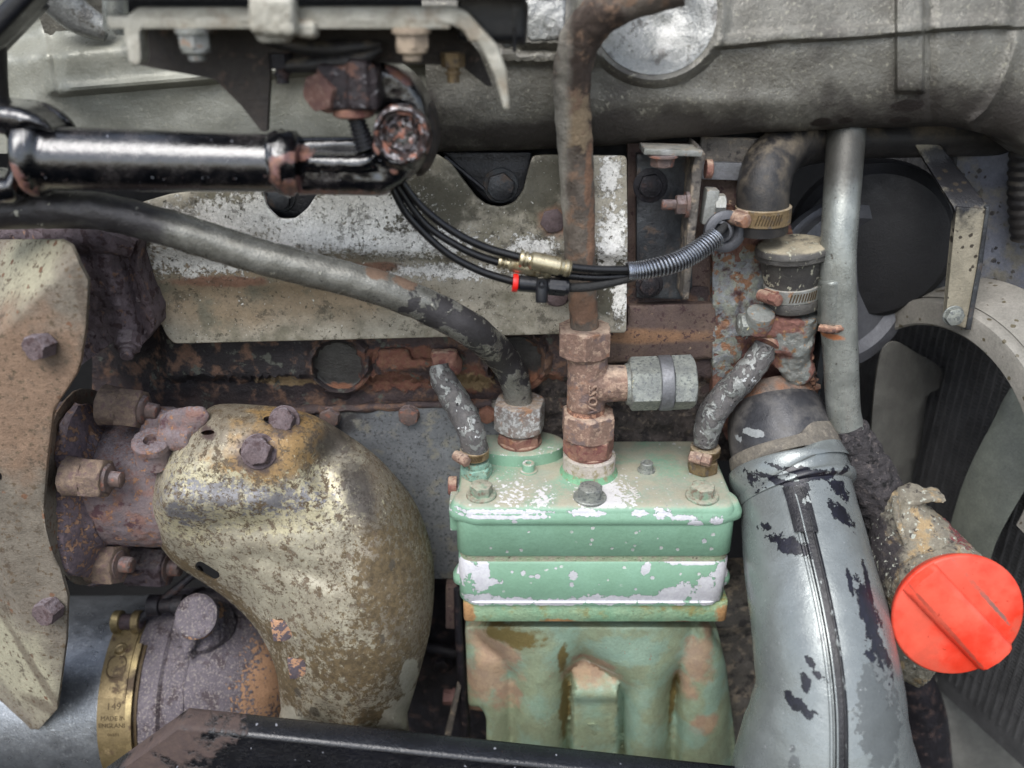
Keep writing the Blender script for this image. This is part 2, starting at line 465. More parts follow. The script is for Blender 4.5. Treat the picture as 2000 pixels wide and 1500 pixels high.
def text(body, p, size, rot, m, parent, depth=1.0, name='lettering', sx=1.0):
    cu = bpy.data.curves.new(name, 'FONT'); cu.body = body; cu.size = size * S; cu.extrude = depth * S; cu.resolution_u = 2
    cu.align_x = 'CENTER'; cu.align_y = 'CENTER'; cu.space_line = 0.85
    t = bpy.data.objects.new('t', cu); C.objects.link(t)
    dg = bpy.context.evaluated_depsgraph_get(); me = bpy.data.meshes.new_from_object(t.evaluated_get(dg)); bpy.data.objects.remove(t)
    me.materials.clear(); me.materials.append(m)
    M4 = rot.to_4x4(); M4 = M4 @ Matrix.Diagonal((sx, 1, 1, 1)); me.transform(M4); me.name = name
    o = bpy.data.objects.new(name, me); C.objects.link(o); o.parent = parent; o.location = toW(p) - wloc(parent); return o
def facing(n, up=None, spin=0.0):
    """rotation whose z is n and whose y is as near up as possible"""
    z = n.normalized(); x = (up or U).cross(z).normalized(); y = z.cross(x).normalized()
    R = Matrix((x, y, z)).transposed(); return R @ Matrix.Rotation(math.radians(spin), 3, 'Z')
def worm_clamp(parent, c, axis, r, w, ang, mb, mscrew, screwR=9, screwL=34, name='hose_clamp', nslot=9, sang=None):
    """band around axis with a screw housing at angle ang (degrees) and slots beside it"""
    e1, e2, a = basis(axis)
    band = lathe(c - a * w / 2, axis, [(r * 0.97, 0), (r + 1.2, 0.5), (r + 2.2, 1.5), (r + 2.2, w - 1.5), (r + 1.2, w - 0.5), (r * 0.97, w)], 40)
    b = emit(name, band, mb, parent, sharp=40)
    th = math.radians(ang); rad = e1 * math.cos(th) + e2 * math.sin(th); tan = -e1 * math.sin(th) + e2 * math.cos(th)
    pc = c + rad * (r + screwR * 0.8)
    hs_ = join(lathe(pc - tan * screwL * 0.5, tan, [(screwR * .7, 0), (screwR, 2), (screwR, screwL * .62), (screwR * .8, screwL * .64)], 16, lump=0.8),
               box(c + rad * (r + 2), w * 0.95, screwL * 0.7, 6, Matrix((a, tan, rad)).transposed(), 1))
    hs_ = join(hs_, hexnut(pc + tan * screwL * 0.14, tan, screwR * 1.02, screwL * 0.4, lump=0.6))
    emit('clamp_screw', hs_, mscrew, b, sharp=35)
    sl = []
    for k in range(nslot):
        t2 = math.radians((sang if sang is not None else ang + 28) + k * 6.0); rd = e1 * math.cos(t2) + e2 * math.sin(t2); tn = -e1 * math.sin(t2) + e2 * math.cos(t2)
        sl.append(box(c + rd * (r + 2.0), w * 0.6, r * 0.045, 2.4, Matrix(((a + tn * 0.3).normalized(), tn, rd)).transposed(), 0))
    emit('band_thread', join(*sl), m_goldin, b, sharp=30)
    return b
# ================================================================ materials used all over
def B(px, py, d, rx, ry=None, rot=0, dd=None):
    k = K(px, py, d); ry = ry or rx
    return (W(px, py, d), rx * k, ry * k, rot, (dd or max(rx, ry) * 2.2) * k)
def whites(seq): return [B(*q) for q in seq]
dust = lambda c='a39a86', g=0.8, s=14: dict(c=c, s=s, t=0.46, w=0.12, up=(0.35, 0.95), r=0.9, m=0.0, gain=g)
m_black = mat('bay black', '0e0e10', rough=0.8)
m_dark = mat('grimy dark steel', '27252a', '1c1a1e', 50, 0.55, 0.2, [dict(c='4a3b38', s=30, t=0.6, w=0.08, r=0.8)], ((6, 1.0),))
m_darkrub = mat('black rubber', '1d1c1d', '2c2a29', 40, 0.5, 0, [dict(c='6b6152', s=40, t=0.56, w=0.14, r=0.9, up=(-0.3, 0.9))], ((3, 0.35),))
m_rust = mat('brown rust', '7c5947', '694538', 22, 0.85, 0.0, [dict(c='a8795f', s=9, t=0.53, w=0.05), dict(c='5c4640', s=34, t=0.6, w=0.04, r=0.7), dict(c='a56a3d', s=26, t=0.63, w=0.05), dust('b49a84', 0.5)], ((3.5, 1.2), (14, 1.6)))
m_rustnut = mat('rusty fitting', '866b5d', '755f54', 30, 0.8, 0.0, [dict(c='9f8674', s=11, t=0.55, w=0.05), dict(c='6d5c58', s=40, t=0.57, w=0.03, r=0.6), dict(c='8f6045', s=30, t=0.62, w=0.05), dust('c0aa95', 0.7)], ((3.2, 1.1), (15, 1.4)))
m_rustred = mat('red brown rusty nut', '774c40', '84604f', 20, 0.8, 0.0, [dict(c='6e3e36', s=14, t=0.55, w=0.05), dict(c='8f5d43', s=20, t=0.6, w=0.04), dust('b8a48e', 0.6)], ((3, 1.0), (10, 0.9)))
m_exh = mat('scaly exhaust rust', '5e5256', '716468', 26, 0.8, 0.1, [dict(c='4a3a3c', s=16, t=0.56, w=0.04, h=-0.6), dict(c='8a6c5c', s=22, t=0.62, w=0.03, h=0.5), dust('8f8684', 0.6, 6)], ((3, 1.7), (12, 2.4)))
m_slot = mat('bright orange scale', 'b98a66', '5f565c', 14, 0.8, 0.0, [], ((3, 1.2),), vmix=(0.48, 0.52))
m_exho = mat('orange scaling exhaust casting', 'a17d63', '8d6750', 18, 0.85, 0.0, [dict(c='5c5157', s=13, t=0.445, w=0.015, h=1.6, c2='6f6064'), dust('887d7c', 0.5, 8)], ((3, 1.3),))
m_exhbody = mat('purple brown exhaust elbow', '73686b', '80706e', 34, 0.8, 0.05, [dict(c='84655c', s=40, t=0.56, w=0.08), dict(c='a2714f', s=12, t=0.6, w=0.03, h=-0.4), dict(c='5a4044', s=26, t=0.6, w=0.05), dict(c='857c80', s=5, t=0.5, w=0.1, up=(0.3, 0.9))], ((3, 1.5), (10, 1.0)))
m_bolt = mat('rusty bolt', '5f5350', '6f5c54', 16, 0.75, 0.1, [dict(c='8a5a48', s=16, t=0.58, w=0.06), dust('93888a', 0.6, 6)], ((2.5, 1.2),))
m_zinc = mat('zinc plated steel', '9c9d9a', '85867f', 26, 0.45, 0.5, [dict(c='8a6a50', s=14, t=0.63, w=0.04, m=0.0, r=0.8), dust('a79e8e', 0.5)], ((3, 0.5),))
m_galv = mat('grey plated fitting', '94978f', '7f827e', 26, 0.5, 0.35, [dict(c='6b6e6d', s=5, t=0.56, w=0.05), dict(c='d7cfa2', s=30, t=0.67, w=0.008, m=0, r=0.7, h=0.5)], ((3, 0.5),))
m_galvd = mat('dark grey plated ring', '77787c', '6a6b6d', 20, 0.5, 0.4, [], ((3, 0.4),))
m_copper = mat('tarnished brass nut', '7c6647', '8d7a5b', 14, 0.5, 0.6, [dict(c='5c5248', s=12, t=0.56, w=0.06, m=0.0, r=0.8), dust('a59a85', 0.6)], ((3, 0.6),))
m_teal = mat('verdigris nut', '7fa596', '93ad9a', 12, 0.7, 0.1, [dict(c='6d7f6d', s=10, t=0.57, w=0.05), dict(c='8f7355', s=12, t=0.63, w=0.04)], ((3, 0.9),))
m_brass = mat('pale brass connector', 'bdb397', 'aca185', 30, 0.32, 0.8, [dict(c='7c6f54', s=20, t=0.62, w=0.05, r=0.6)], ((2.5, 0.15),))
m_gold = mat('gold clamp band', '887858', '766748', 50, 0.45, 0.6, [dict(c='4d3c28', s=26, k=2.4, r=0.7, m=0.2, w=0.1, blobs=whites([(262, 1270, 200, 50, 60), (240, 1345, 200, 40, 14)])), dict(c='57442d', s=30, t=0.6, w=0.05, r=0.7, m=0.3), dict(c='b3a073', s=60, t=0.6, w=0.1)], ((3, 0.4),))
m_goldin = mat('engraved dark brass', '4c3b20', rough=0.6, metal=0.4)
# casting paint
chip = lambda c, s, t, **k: dict(dict(c=c, s=s, t=t, w=0.01, det=7, rg=0.65), **k)
m_manifold = mat('grey painted casting', '74726a', '605d55', 90, 0.33, 0.25, [
    dict(c='4b4843', s=150, t=0.56, w=0.12, r=0.55), dict(c='8b887b', s=8, t=0.62, w=0.06),
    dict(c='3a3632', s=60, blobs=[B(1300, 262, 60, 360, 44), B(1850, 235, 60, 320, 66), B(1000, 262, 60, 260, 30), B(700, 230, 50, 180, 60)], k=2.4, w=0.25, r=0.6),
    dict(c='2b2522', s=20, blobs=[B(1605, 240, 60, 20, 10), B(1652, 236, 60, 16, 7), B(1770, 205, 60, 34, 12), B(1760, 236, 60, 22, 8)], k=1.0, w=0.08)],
    ((4, 0.9), (9, 1.5), (40, 1.6)), bs=1.1, grain=0.1)
m_manifoldl = mat('pale green grey painted casting', '94948a', '85857a', 90, 0.36, 0.2, [dict(c='98978a', s=9, t=0.62, w=0.05)], ((4, 0.6), (9, 1.1), (50, 1.2)), bs=0.9, grain=0.08)
m_wet = mat('wet grey painted casting', '8a8b88', '7b7c78', 60, 0.2, 0.35, [dict(c='56544f', s=30, t=0.6, w=0.05)], ((5, 1.0), (22, 2.0)), coat=0.5, bs=1.3)
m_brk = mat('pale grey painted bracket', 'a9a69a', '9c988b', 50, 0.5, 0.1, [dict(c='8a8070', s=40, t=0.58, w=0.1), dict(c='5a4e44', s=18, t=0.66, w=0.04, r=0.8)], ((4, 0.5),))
m_brkd = mat('grimy bracket underside', '322d2a', '3f3832', 50, 0.6, 0.1, [dict(c='5a4a40', s=30, t=0.62, w=0.06)], ((5, 0.9),))  # darker copy of the bracket paint, shade under the bracket put into colour
m_shaft = mat('glossy black paint', '0c0d10', None, 60, 0.13, 0.0, [
    dict(c='84503a', s=22, blobs=[B(60, 330, 260, 20, 34), B(70, 360, 260, 22, 20), B(548, 330, 260, 14, 34), B(572, 360, 260, 18, 24), B(580, 300, 260, 30, 12), B(610, 378, 260, 130, 9), B(700, 383, 260, 70, 8), B(780, 150, 250, 34, 9, 36), B(838, 285, 270, 8, 24), B(738, 285, 270, 10, 16), B(770, 335, 270, 9, 7)], k=2.4, w=0.1, r=0.8, h=0.8, c2='6e4a46', s2=12),
    dict(c='3a2b28', s=10, t=0.68, w=0.02, r=0.6), dict(c='9a9ca4', s=8, t=0.69, w=0.01, r=0.3), dict(c='2f2c2c', s=60, t=0.56, w=0.1, r=0.35, det=9, rg=0.8)], ((12, 1.1), (4, 0.3)), spec=0.9, coat=0.5, grain=0.1, bs=1.0)
m_plate = mat('weathered mottled shield plate', 'b3ac9c', '9c9687', 90, 0.6, 0.1, [
    dict(c='9b8a72', s=120, blobs=[B(500, 570, 48, 260, 80), B(380, 540, 48, 120, 60)], k=1.2, w=0.2),
    dict(c='7d7867', s=70, t=0.56, w=0.1),
    dict(c='59564a', s=34, blobs=[B(1000, 350, 48, 130, 60), B(820, 400, 48, 120, 60), B(1170, 560, 48, 60, 70)], k=2.2, w=0.15),
    dict(c='f2f0ea', s=9, blobs=[B(480, 420, 48, 240, 42, -8), B(700, 400, 48, 110, 50), B(640, 450, 48, 160, 40), B(420, 500, 48, 150, 34), B(800, 470, 48, 120, 28), B(1040, 482, 48, 48, 24), B(1195, 470, 48, 30, 70), B(1212, 570, 48, 16, 60), B(880, 530, 48, 130, 16), B(1190, 340, 48, 20, 40)], k=5.0, w=0.03, h=0.5, c2='dcdad3', r=0.45, bo=0.0, rg=0.75, det=8),
    dict(c='8f6d58', s=30, blobs=[B(590, 522, 48, 60, 12, 8), B(430, 548, 48, 90, 12), B(1085, 430, 48, 32, 30), B(1085, 575, 48, 26, 22), B(730, 520, 48, 50, 10)], k=1.5, w=0.15),
    chip('4d483b', 9, 0.6, rg=0.8), dict(c='4f4a3f', s=60, t=0.56, w=0.03, det=9, rg=0.85, gain=0.7), chip('e6e4dc', 6, 0.655, h=0.5)], ((3, 0.5), (30, 1.6)), bs=1.4)
m_hose = mat('worn grey painted hose', '7c7b74', '67665f', 30, 0.28, 0.4, [
    dict(c='3c3a3b', s=30, blobs=[B(60, 410, 200, 190, 60), B(250, 420, 200, 90, 50)], k=1.4, w=0.25, r=0.35),
    dict(c='3b393a', s=34, t=0.53, w=0.02, h=-0.6, r=0.6, dist=0.6, blobs=[B(900, 620, 150, 130, 60, 38), B(1000, 720, 120, 60, 90)], k=4.5, bo=0.35),
    dict(c='a3a195', s=18, t=0.66, w=0.012, h=0.5), dict(c='7b6656', s=22, blobs=[B(790, 552, 190, 26, 8, 28), B(735, 532, 190, 24, 7, 24)], k=2.6, w=0.1, r=0.8), chip('2e2b2a', 12, 0.68, h=-0.6)],
    ((3, 0.7), (14, 1.0)), bs=1.3)
m_flake = mat('flaking silver paint over rubber', '4e4c4c', '5c5957', 18, 0.6, 0.0, [
    dict(c='8d8f8c', s=26, t=0.535, w=0.008, h=0.9, m=0.5, r=0.35, dist=1.2), dict(c='c4c6c5', s=22, t=0.64, w=0.006, h=0.4, m=0.3, r=0.4), dict(c='262425', s=12, t=0.655, w=0.02, h=-0.8)], ((4, 1.0), (12, 1.4)))
m_pipe = mat('dirty rusting steel pipe', '6b6258', '574e46', 40, 0.7, 0.15, [
    dict(c='453b33', s=50, blobs=[B(1120, 150, 150, 50, 90), B(1150, 60, 150, 70, 60), B(1130, 240, 150, 50, 60)], k=2.4, w=0.12, h=0.8, r=0.85),
    dict(c='87765f', s=16, blobs=[B(1120, 230, 150, 40, 40), B(1128, 270, 150, 44, 24)], k=2.6, w=0.12),
    dict(c='7a6453', s=26, t=0.56, w=0.06, r=0.9), dict(c='8a6044', s=20, blobs=[B(1157, 480, 150, 8, 80), B(1138, 615, 150, 40, 34), B(1152, 350, 150, 8, 60)], k=2.6, w=0.1, r=0.9, gain=0.6),
    dict(c='9a958a', s=40, blobs=[B(1092, 330, 170, 18, 330)], k=1.5, w=0.3)], ((3, 1.0), (9, 1.4), (30, 1.8)))
m_blockrust = mat('sooty rusty engine block', '3d3334', '4c3f3d', 60, 0.65, 0.1, [
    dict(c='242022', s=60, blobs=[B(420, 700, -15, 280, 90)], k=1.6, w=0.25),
    dict(c='6f5546', s=34, t=0.56, w=0.07, r=0.85),
    dict(c='704a35', s=22, blobs=[B(760, 745, -15, 80, 26), B(800, 690, -15, 90, 20), B(925, 740, -15, 40, 34), B(1060, 740, -15, 40, 20)], k=2.4, w=0.1, r=0.9, h=1, c2='6b3d2e', s2=10),
    dict(c='857050', s=16, blobs=[B(920, 745, -15, 44, 22), B(560, 745, -15, 50, 12)], k=2.4, w=0.1),
    dict(c='55564e', s=26, t=0.63, w=0.03)], ((4, 1.4), (16, 2.2)))
m_cover = mat('dusty dark grey side cover', '76787a', '686a6c', 120, 0.6, 0.1, [
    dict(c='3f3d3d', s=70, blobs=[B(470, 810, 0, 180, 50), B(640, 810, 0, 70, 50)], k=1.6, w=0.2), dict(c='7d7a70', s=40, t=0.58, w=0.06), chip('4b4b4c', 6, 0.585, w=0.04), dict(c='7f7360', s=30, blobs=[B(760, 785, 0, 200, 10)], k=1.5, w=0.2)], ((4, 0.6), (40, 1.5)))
m_blockr = mat('peeling painted rusty block', '6a4a45', '7c5748', 60, 0.8, 0.0, [
    dict(c='84878a', s=30, t=0.5, w=0.02, h=0.8, c2='8d9084', r=0.5, blobs=[B(1430, 590, 20, 50, 90), B(1480, 560, 20, 90, 40), B(1420, 680, 20, 30, 80)], k=3.0),
    dict(c='8a5c3c', s=22, t=0.58, w=0.04), dict(c='4c3434', s=40, t=0.57, w=0.08), chip('a89c86', 9, 0.66)], ((4, 1.3), (14, 2.4)))
m_ledge = mat('purple brown rusty ledge', '5e4e49', '69584f', 70, 0.75, 0.0, [dict(c='8c6547', s=60, blobs=[B(1240, 655, 10, 140, 16)], k=1.5, w=0.2), dict(c='4b3737', s=11, t=0.6, w=0.03), chip('a79078', 14, 0.68)], ((3, 0.9), (20, 1.2)))
m_sludge = mat('oily dirt covered block', '3d3735', '4e4642', 30, 0.8, 0.0, [dict(c='6d6257', s=12, t=0.6, w=0.05), dict(c='262122', s=24, t=0.57, w=0.06), chip('8f8579', 6, 0.68)], ((5, 2.2), (18, 4.0)))
m_bracketb = mat('dark slate bracket', '2f3033', '44474a', 60, 0.4, 0.2, [dict(c='554a42', s=30, t=0.6, w=0.08, r=0.8)], ((5, 0.7),))
m_blkcast = mat('black painted casting', '17171a', '202024', 50, 0.35, 0.0, [], ((5, 0.9),))
# compressor
gb = [B(940, 1005, 235, 12, 6)]
def green_mat(name, chips, dots, topchips, top=True):
    L = []
    if top:
        L += [dict(c='98998a', s=90, up=(0.5, 0.95), t=0.42, w=0.12, r=0.85, gain=0.85, c2='a39a88', s2=40),
              dict(c='a59d8e', s=5, up=(0.5, 0.95), t=0.58, w=0.06, r=0.9, gain=0.8)]
    L.append(dict(c='c6c6c9', s=13, w=0.015, m=0.1, r=0.5, h=-0.7, k=3.0, c2='bebdc2', blobs=whites(chips), bo=(0.0 if top else -0.08)))
    if dots: L.append(dict(c='c8c8cb', s=5, w=0.03, m=0.3, r=0.45, h=-0.5, k=1.2, blobs=whites(dots)))
    L.append(dict(c='c4c6c2', s=13, w=0.01, t=0.5, spots=0.30, p=0.42, m=0.2, r=0.5, gate=80, h=-0.3, k=1))
    if topchips: L.append(dict(c='c9c7c6', s=9, w=0.02, r=0.7, k=3.2, up=(0.5, 0.9), blobs=whites(topchips), bo=0.25))
    return mat(name, '7ea28b', '789b83', 150, 0.42, 0.0, L, ((4, 0.35), (30, 0.9)), grain=0.07, bs=1.3)
m_green = green_mat('chipped green paint on the cover', [
    (985, 1000, 225, 90, 5), (980, 1012, 232, 95, 4), (1140, 1003, 228, 30, 7), (1165, 1004, 228, 22, 5), (1250, 1003, 228, 14, 7), (1295, 1004, 228, 16, 10), (1340, 1012, 230, 26, 5), (1358, 1022, 230, 14, 7), (1397, 1012, 220, 12, 10)],
    [(1005, 1020, 232, 5, 4), (1375, 1055, 225, 5, 6), (1250, 1040, 232, 3, 3)],
    [(1000, 960, 200, 60, 22), (1060, 960, 200, 30, 30), (1235, 960, 200, 14, 26), (1080, 905, 130, 40, 16), (1300, 960, 200, 30, 16), (930, 925, 150, 40, 20), (1230, 880, 90, 90, 8), (1180, 975, 200, 60, 10), (1320, 915, 140, 40, 14)])
m_greenp = green_mat('chipped green paint on the plate', [
    (938, 1130, 230, 16, 50), (912, 1104, 225, 16, 20), (900, 1125, 225, 12, 22), (955, 1140, 230, 22, 10), (940, 1172, 230, 30, 14), (1010, 1178, 232, 50, 8), (1090, 1180, 232, 60, 7), (1190, 1175, 232, 60, 9), (1270, 1174, 232, 50, 9), (1325, 1164, 232, 30, 22), (1380, 1160, 225, 30, 26), (1378, 1138, 225, 14, 16), (1410, 1115, 215, 18, 34), (1355, 1103, 232, 50, 5), (1395, 1150, 220, 22, 16)],
    [(1022, 1123, 232, 5, 7), (1038, 1130, 232, 6, 3), (1050, 1130, 232, 6, 6), (1120, 1128, 232, 9, 11), (1117, 1146, 232, 5, 6), (1262, 1115, 232, 9, 16, 20), (1275, 1132, 232, 5, 5), (1000, 1121, 232, 4, 4), (1086, 1114, 232, 4, 4), (1170, 1146, 232, 3, 3), (1243, 1155, 232, 4, 4)], None, False)
m_green2 = mat('rusty edged green iron', '7da284', '8aa283', 60, 0.5, 0.0, [
    dict(c='8b8654', s=40, t=0.57, w=0.1), dict(c='a0713c', s=22, k=2.4, w=0.12, r=0.85, blobs=whites([(915, 1200, 220, 16, 26), (1410, 1190, 210, 16, 18), (1090, 1218, 225, 30, 7), (960, 1222, 225, 60, 5), (1330, 1222, 225, 60, 4), (1415, 1210, 220, 16, 20)])),
    dict(c='7c4432', s=12, k=1.0, w=0.05, r=0.9, blobs=whites([(1336, 1219, 225, 26, 4)])), chip('5c4a34', 8, 0.68)], ((4, 0.7), (18, 1.6)))
m_crank = mat('stained green cast iron', '879f8a', '8fa491', 90, 0.5, 0.0, [
    dict(c='83876a', s=80, t=0.46, w=0.1, gain=0.8, c2='8c9476', s2=30, r=0.65),
    dict(c='a98a70', s=40, k=2.6, w=0.18, r=0.85, c2='9a7a66', gain=0.8, blobs=whites([(960, 1300, 190, 50, 70), (985, 1380, 190, 30, 40), (940, 1350, 190, 40, 60), (1160, 1355, 210, 60, 26), (1165, 1330, 210, 40, 20), (1370, 1310, 200, 34, 60), (1345, 1365, 200, 26, 36), (1380, 1430, 190, 28, 30), (1400, 1250, 200, 26, 30)])),
    dict(c='6b5a26', s=24, k=2.2, w=0.15, r=0.7, blobs=whites([(1000, 1240, 170, 60, 24), (1106, 1400, 180, 12, 90), (1100, 1300, 190, 10, 40), (1322, 1400, 180, 8, 90)])),
    dict(c='83a092', s=30, gain=0.6, k=1.8, w=0.12, blobs=whites([(1225, 1280, 200, 80, 36), (1228, 1430, 200, 22, 60), (1400, 1380, 200, 22, 50), (1350, 1460, 200, 40, 30)])),
    dict(c='d3d6cd', s=14, k=1.4, w=0.2, gain=0.6, blobs=whites([(1185, 1325, 215, 16, 12, 30), (1170, 1350, 215, 40, 6)])), chip('9e5a42', 9, 0.68)], ((4, 1.1), (14, 1.2)), bs=1.2, grain=0.1)
m_gasket = mat('weathered gasket', '8d9c7e', '9a9482', 20, 0.85, 0.0, [chip('5f5a4c', 7, 0.63)], ((4, 1.2),))
m_tan = mat('rust stained pale casting', 'a28875', '8f7a68', 50, 0.8, 0.0, [dict(c='b07e62', s=40, t=0.55, w=0.08), dict(c='6f5c52', s=16, spots=0.4, p=0.5, w=0.02, k=1), chip('7b9c8b', 30, 0.66)], ((4, 1.0), (14, 1.2)))
m_greyb = mat('grimy grey block casting', '6d675f', '5a5550', 50, 0.75, 0.0, [dict(c='8f8272', s=30, t=0.56, w=0.06), dict(c='3e3a38', s=26, t=0.6, w=0.05), chip('c4b48c', 10, 0.69)], ((4, 1.3), (14, 1.6)))
m_boss = mat('limescaled white boss', 'b5aca4', 'a79f8f', 20, 0.85, 0.0, [dict(c='75a581', s=8, w=0.1, k=0.8, r=0.5, blobs=[B(1150, 944, 150, 90, 10, 0, 200)]), dict(c='8d8468', s=14, t=0.58, w=0.06)], ((2.5, 1.4), (8, 1.0)))
# exhaust shield
m_dome = mat('patchy tan exhaust heat shield', 'a7a18e', '938c7b', 60, 0.34, 0.25, [
    dict(c='7b7263', s=40, k=2.0, w=0.2, r=0.5, blobs=whites([(500, 820, 200, 200, 50), (770, 980, 200, 80, 170), (810, 1170, 200, 60, 220), (650, 870, 200, 120, 60)])),  # duller along top and right; right-side shading is put into the colour
    dict(c='94713e', s=34, k=2.4, w=0.2, r=0.6, blobs=whites([(560, 850, 210, 90, 34), (500, 905, 230, 90, 34)])),
    dict(c='b3ab8e', s=11, k=7.0, w=0.03, r=0.4, det=9, rg=0.75, blobs=whites([(400, 935, 240, 110, 34), (500, 1010, 250, 170, 50), (350, 1030, 230, 70, 50), (600, 980, 240, 80, 60)]), bo=0.3),
    dict(c='8b898b', s=12, k=7.0, w=0.03, r=0.3, m=0.5, h=-0.2, det=9, rg=0.75, blobs=whites([(420, 960, 240, 110, 34), (360, 985, 220, 60, 40), (530, 980, 250, 90, 34)]), bo=0.3),
    dict(c='5b4d3c', s=20, t=0.545, w=0.008, r=0.75, m=0.0, h=-0.3, c2='655848', s2=34, det=10, rg=0.82),
    dict(c='54462f', s=11, t=0.57, w=0.01, r=0.75, m=0.0, det=8, rg=0.8), dict(c='d0c8ac', s=8, t=0.62, w=0.01, r=0.4, det=8, rg=0.8),
    dict(c='55472f', s=14, k=7.0, w=0.05, r=0.7, m=0.0, c2='66563a', s2=10, det=9, rg=0.8, blobs=whites([(370, 1105, 170, 120, 30, 35), (465, 1185, 190, 120, 30, 42), (545, 1240, 210, 50, 56), (560, 1320, 210, 60, 80), (700, 1260, 240, 130, 90), (760, 1120, 240, 80, 120), (740, 1370, 240, 70, 40)]), bo=0.2),
    dict(c='2f2b29', s=20, k=0.9, w=0.25, r=0.6, blobs=whites([(655, 885, 200, 48, 36, 30), (700, 960, 210, 26, 60, -30)]), gain=0.85),  # near-black in dent and crease, their shade painted in
    dict(c='554844', s=12, k=1.4, w=0.2, blobs=whites([(505, 885, 220, 42, 34), (555, 825, 200, 36, 26), (405, 846, 190, 20, 9)])),
    dict(c='47423a', s=34, spots=0.42, p=0.34, w=0.02, k=0.6, gain=0.75, blobs=whites([(790, 1080, 210, 90, 170), (700, 1350, 240, 200, 120)]), st=(1, 1, 1.5)),
    dict(c='a19c8c', s=26, k=2.0, w=0.03, r=0.5, blobs=whites([(600, 1400, 230, 70, 34), (700, 1415, 230, 60, 24), (785, 1385, 230, 40, 50), (800, 1310, 220, 16, 60)])),
    ], ((3, 0.5), (10, 0.6), (60, 2.0)), bs=0.9, grain=0.14)
m_lcover = mat('rusty tan sheet cover', '787064', '696156', 60, 0.75, 0.1, [
    dict(c='826b58', s=60, k=2.2, w=0.25, blobs=whites([(60, 730, 260, 130, 140), (20, 830, 260, 110, 120), (120, 690, 260, 50, 70)])),
    dict(c='a09b85', s=60, k=1.2, w=0.2, r=0.6, blobs=whites([(30, 510, 240, 120, 70, -40), (20, 1330, 260, 100, 130)])),
    dict(c='5e5040', s=10, t=0.6, w=0.04), dict(c='6f4c33', s=20, spots=0.35, p=0.4, w=0.02, k=1),
    dict(c='5a4e42', s=20, k=1.2, w=0.2, gain=0.7, blobs=whites([(95, 690, 265, 40, 34), (70, 1330, 265, 150, 14, 69), (75, 1395, 265, 60, 20), (168, 620, 262, 10, 90)])), dict(c='52473b', s=40, t=0.585, w=0.03, det=9, rg=0.8, gain=0.8)], ((3, 0.9), (12, 1.2)))
m_turbo = mat('purple grey turbine housing', '5f585f', '6c656b', 60, 0.7, 0.1, [dict(c='4c4246', s=30, t=0.57, w=0.06), dict(c='8b837f', s=5, t=0.57, w=0.05),
    dict(c='a9805e', s=9, k=5.0, w=0.04, r=0.85, h=-0.8, m=0, blobs=whites([(525, 1350, 150, 50, 70), (535, 1290, 150, 24, 60), (500, 1400, 150, 50, 30), (430, 1240, 150, 60, 5)]), bo=0.1)], ((3, 1.6), (9, 1.0)))
m_alu = mat('dull aluminium pipe', '9da1a6', '8c9095', 80, 0.34, 0.8, [dict(c='606060', s=50, k=1.4, w=0.2, r=0.6, blobs=whites([(180, 1250, 250, 120, 50)])), dict(c='b3b6ba', s=9, t=0.62, w=0.05)], ((3, 0.5), (60, 1.5)))
m_silver = mat('silver painted tube', 'a0a39d', '868984', 60, 0.3, 0.55, [dict(c='4b4a46', s=60, k=1.3, w=0.25, r=0.5, blobs=whites([(1640, 300, 60, 80, 70)])), dict(c='a55a2a', s=8, k=0.8, w=0.1, r=0.8, blobs=whites([(1646, 424, 90, 5, 8), (1620, 646, 100, 24, 8), (1625, 628, 100, 12, 10)])), dict(c='56524c', s=10, t=0.66, w=0.03), dict(c='1d1b1b', s=14, t=0.7, w=0.02)], ((3, 0.6), (10, 0.6)), bs=0.9, grain=0.12)
m_soot = mat('thick soot crust', '353234', '433f40', 20, 0.9, 0.0, [dict(c='5e5755', s=12, t=0.6, w=0.05), chip('8f8880', 9, 0.7), dict(c='191819', s=18, t=0.6, w=0.05, h=-2)], ((4, 3.0), (12, 3.4)))
m_filler = mat('corroded pale casting', '8e8878', '7b7568', 26, 0.75, 0.1, [dict(c='a58f6c', s=30, t=0.57, w=0.07), dict(c='3a3638', s=24, k=1.8, w=0.12, r=0.9, h=1.0, blobs=whites([(1700, 1060, 220, 40, 60), (1715, 1110, 220, 26, 40)])), dict(c='b9bcaf', s=10, t=0.62, w=0.04), dict(c='7a3f42', s=10, k=2.0, w=0.08, blobs=whites([(1850, 1060, 230, 34, 34)])), dict(c='4b4540', s=14, t=0.62, w=0.04)], ((3, 1.4), (9, 2.0)))
m_red = mat('orange red plastic cap', 'd63a24', 'cf3520', 60, 0.4, 0.0, grain=0.03, bs=1.0, keep=True, layers= [dict(c='e45b45', s=90, t=0.52, w=0.16, r=0.4), dict(c='7c5a50', s=12, k=1.6, w=0.12, r=0.9, blobs=[B(1921, 1165, 420, 128, 5, 46.5, 60), B(1815, 1135, 420, 12, 5, 40)]), dict(c='8e3a2a', s=12, k=1.4, w=0.15, r=0.8, gain=0.8, blobs=[B(1845, 1222, 420, 130, 4, 46.5, 60)]), dict(c='c9503c', s=70, t=0.56, w=0.1, r=0.6), chip('a8341f', 12, 0.66)], bump=((30, 0.6), (4, 0.12)))  # lighter red layer paints in the sheen of the sky
IPD = [(756, 15), (790, 40), (850, 80), (900, 115), (950, 152), (1000, 190), (1060, 237), (1130, 292), (1200, 342), (1270, 385), (1340, 420), (1400, 442), (1450, 455), (1520, 467), (1620, 480)]
def IP(y): return lerp_lin(IPD, y) + 85
def whitei(seq): return [B(*(tuple(q[:5]) + ((0,) if len(q) < 6 else (q[5],)) + (90,))) if len(q) > 4 else B(q[0], q[1], q[2], q[3], q[3], 0, 90) for q in seq]
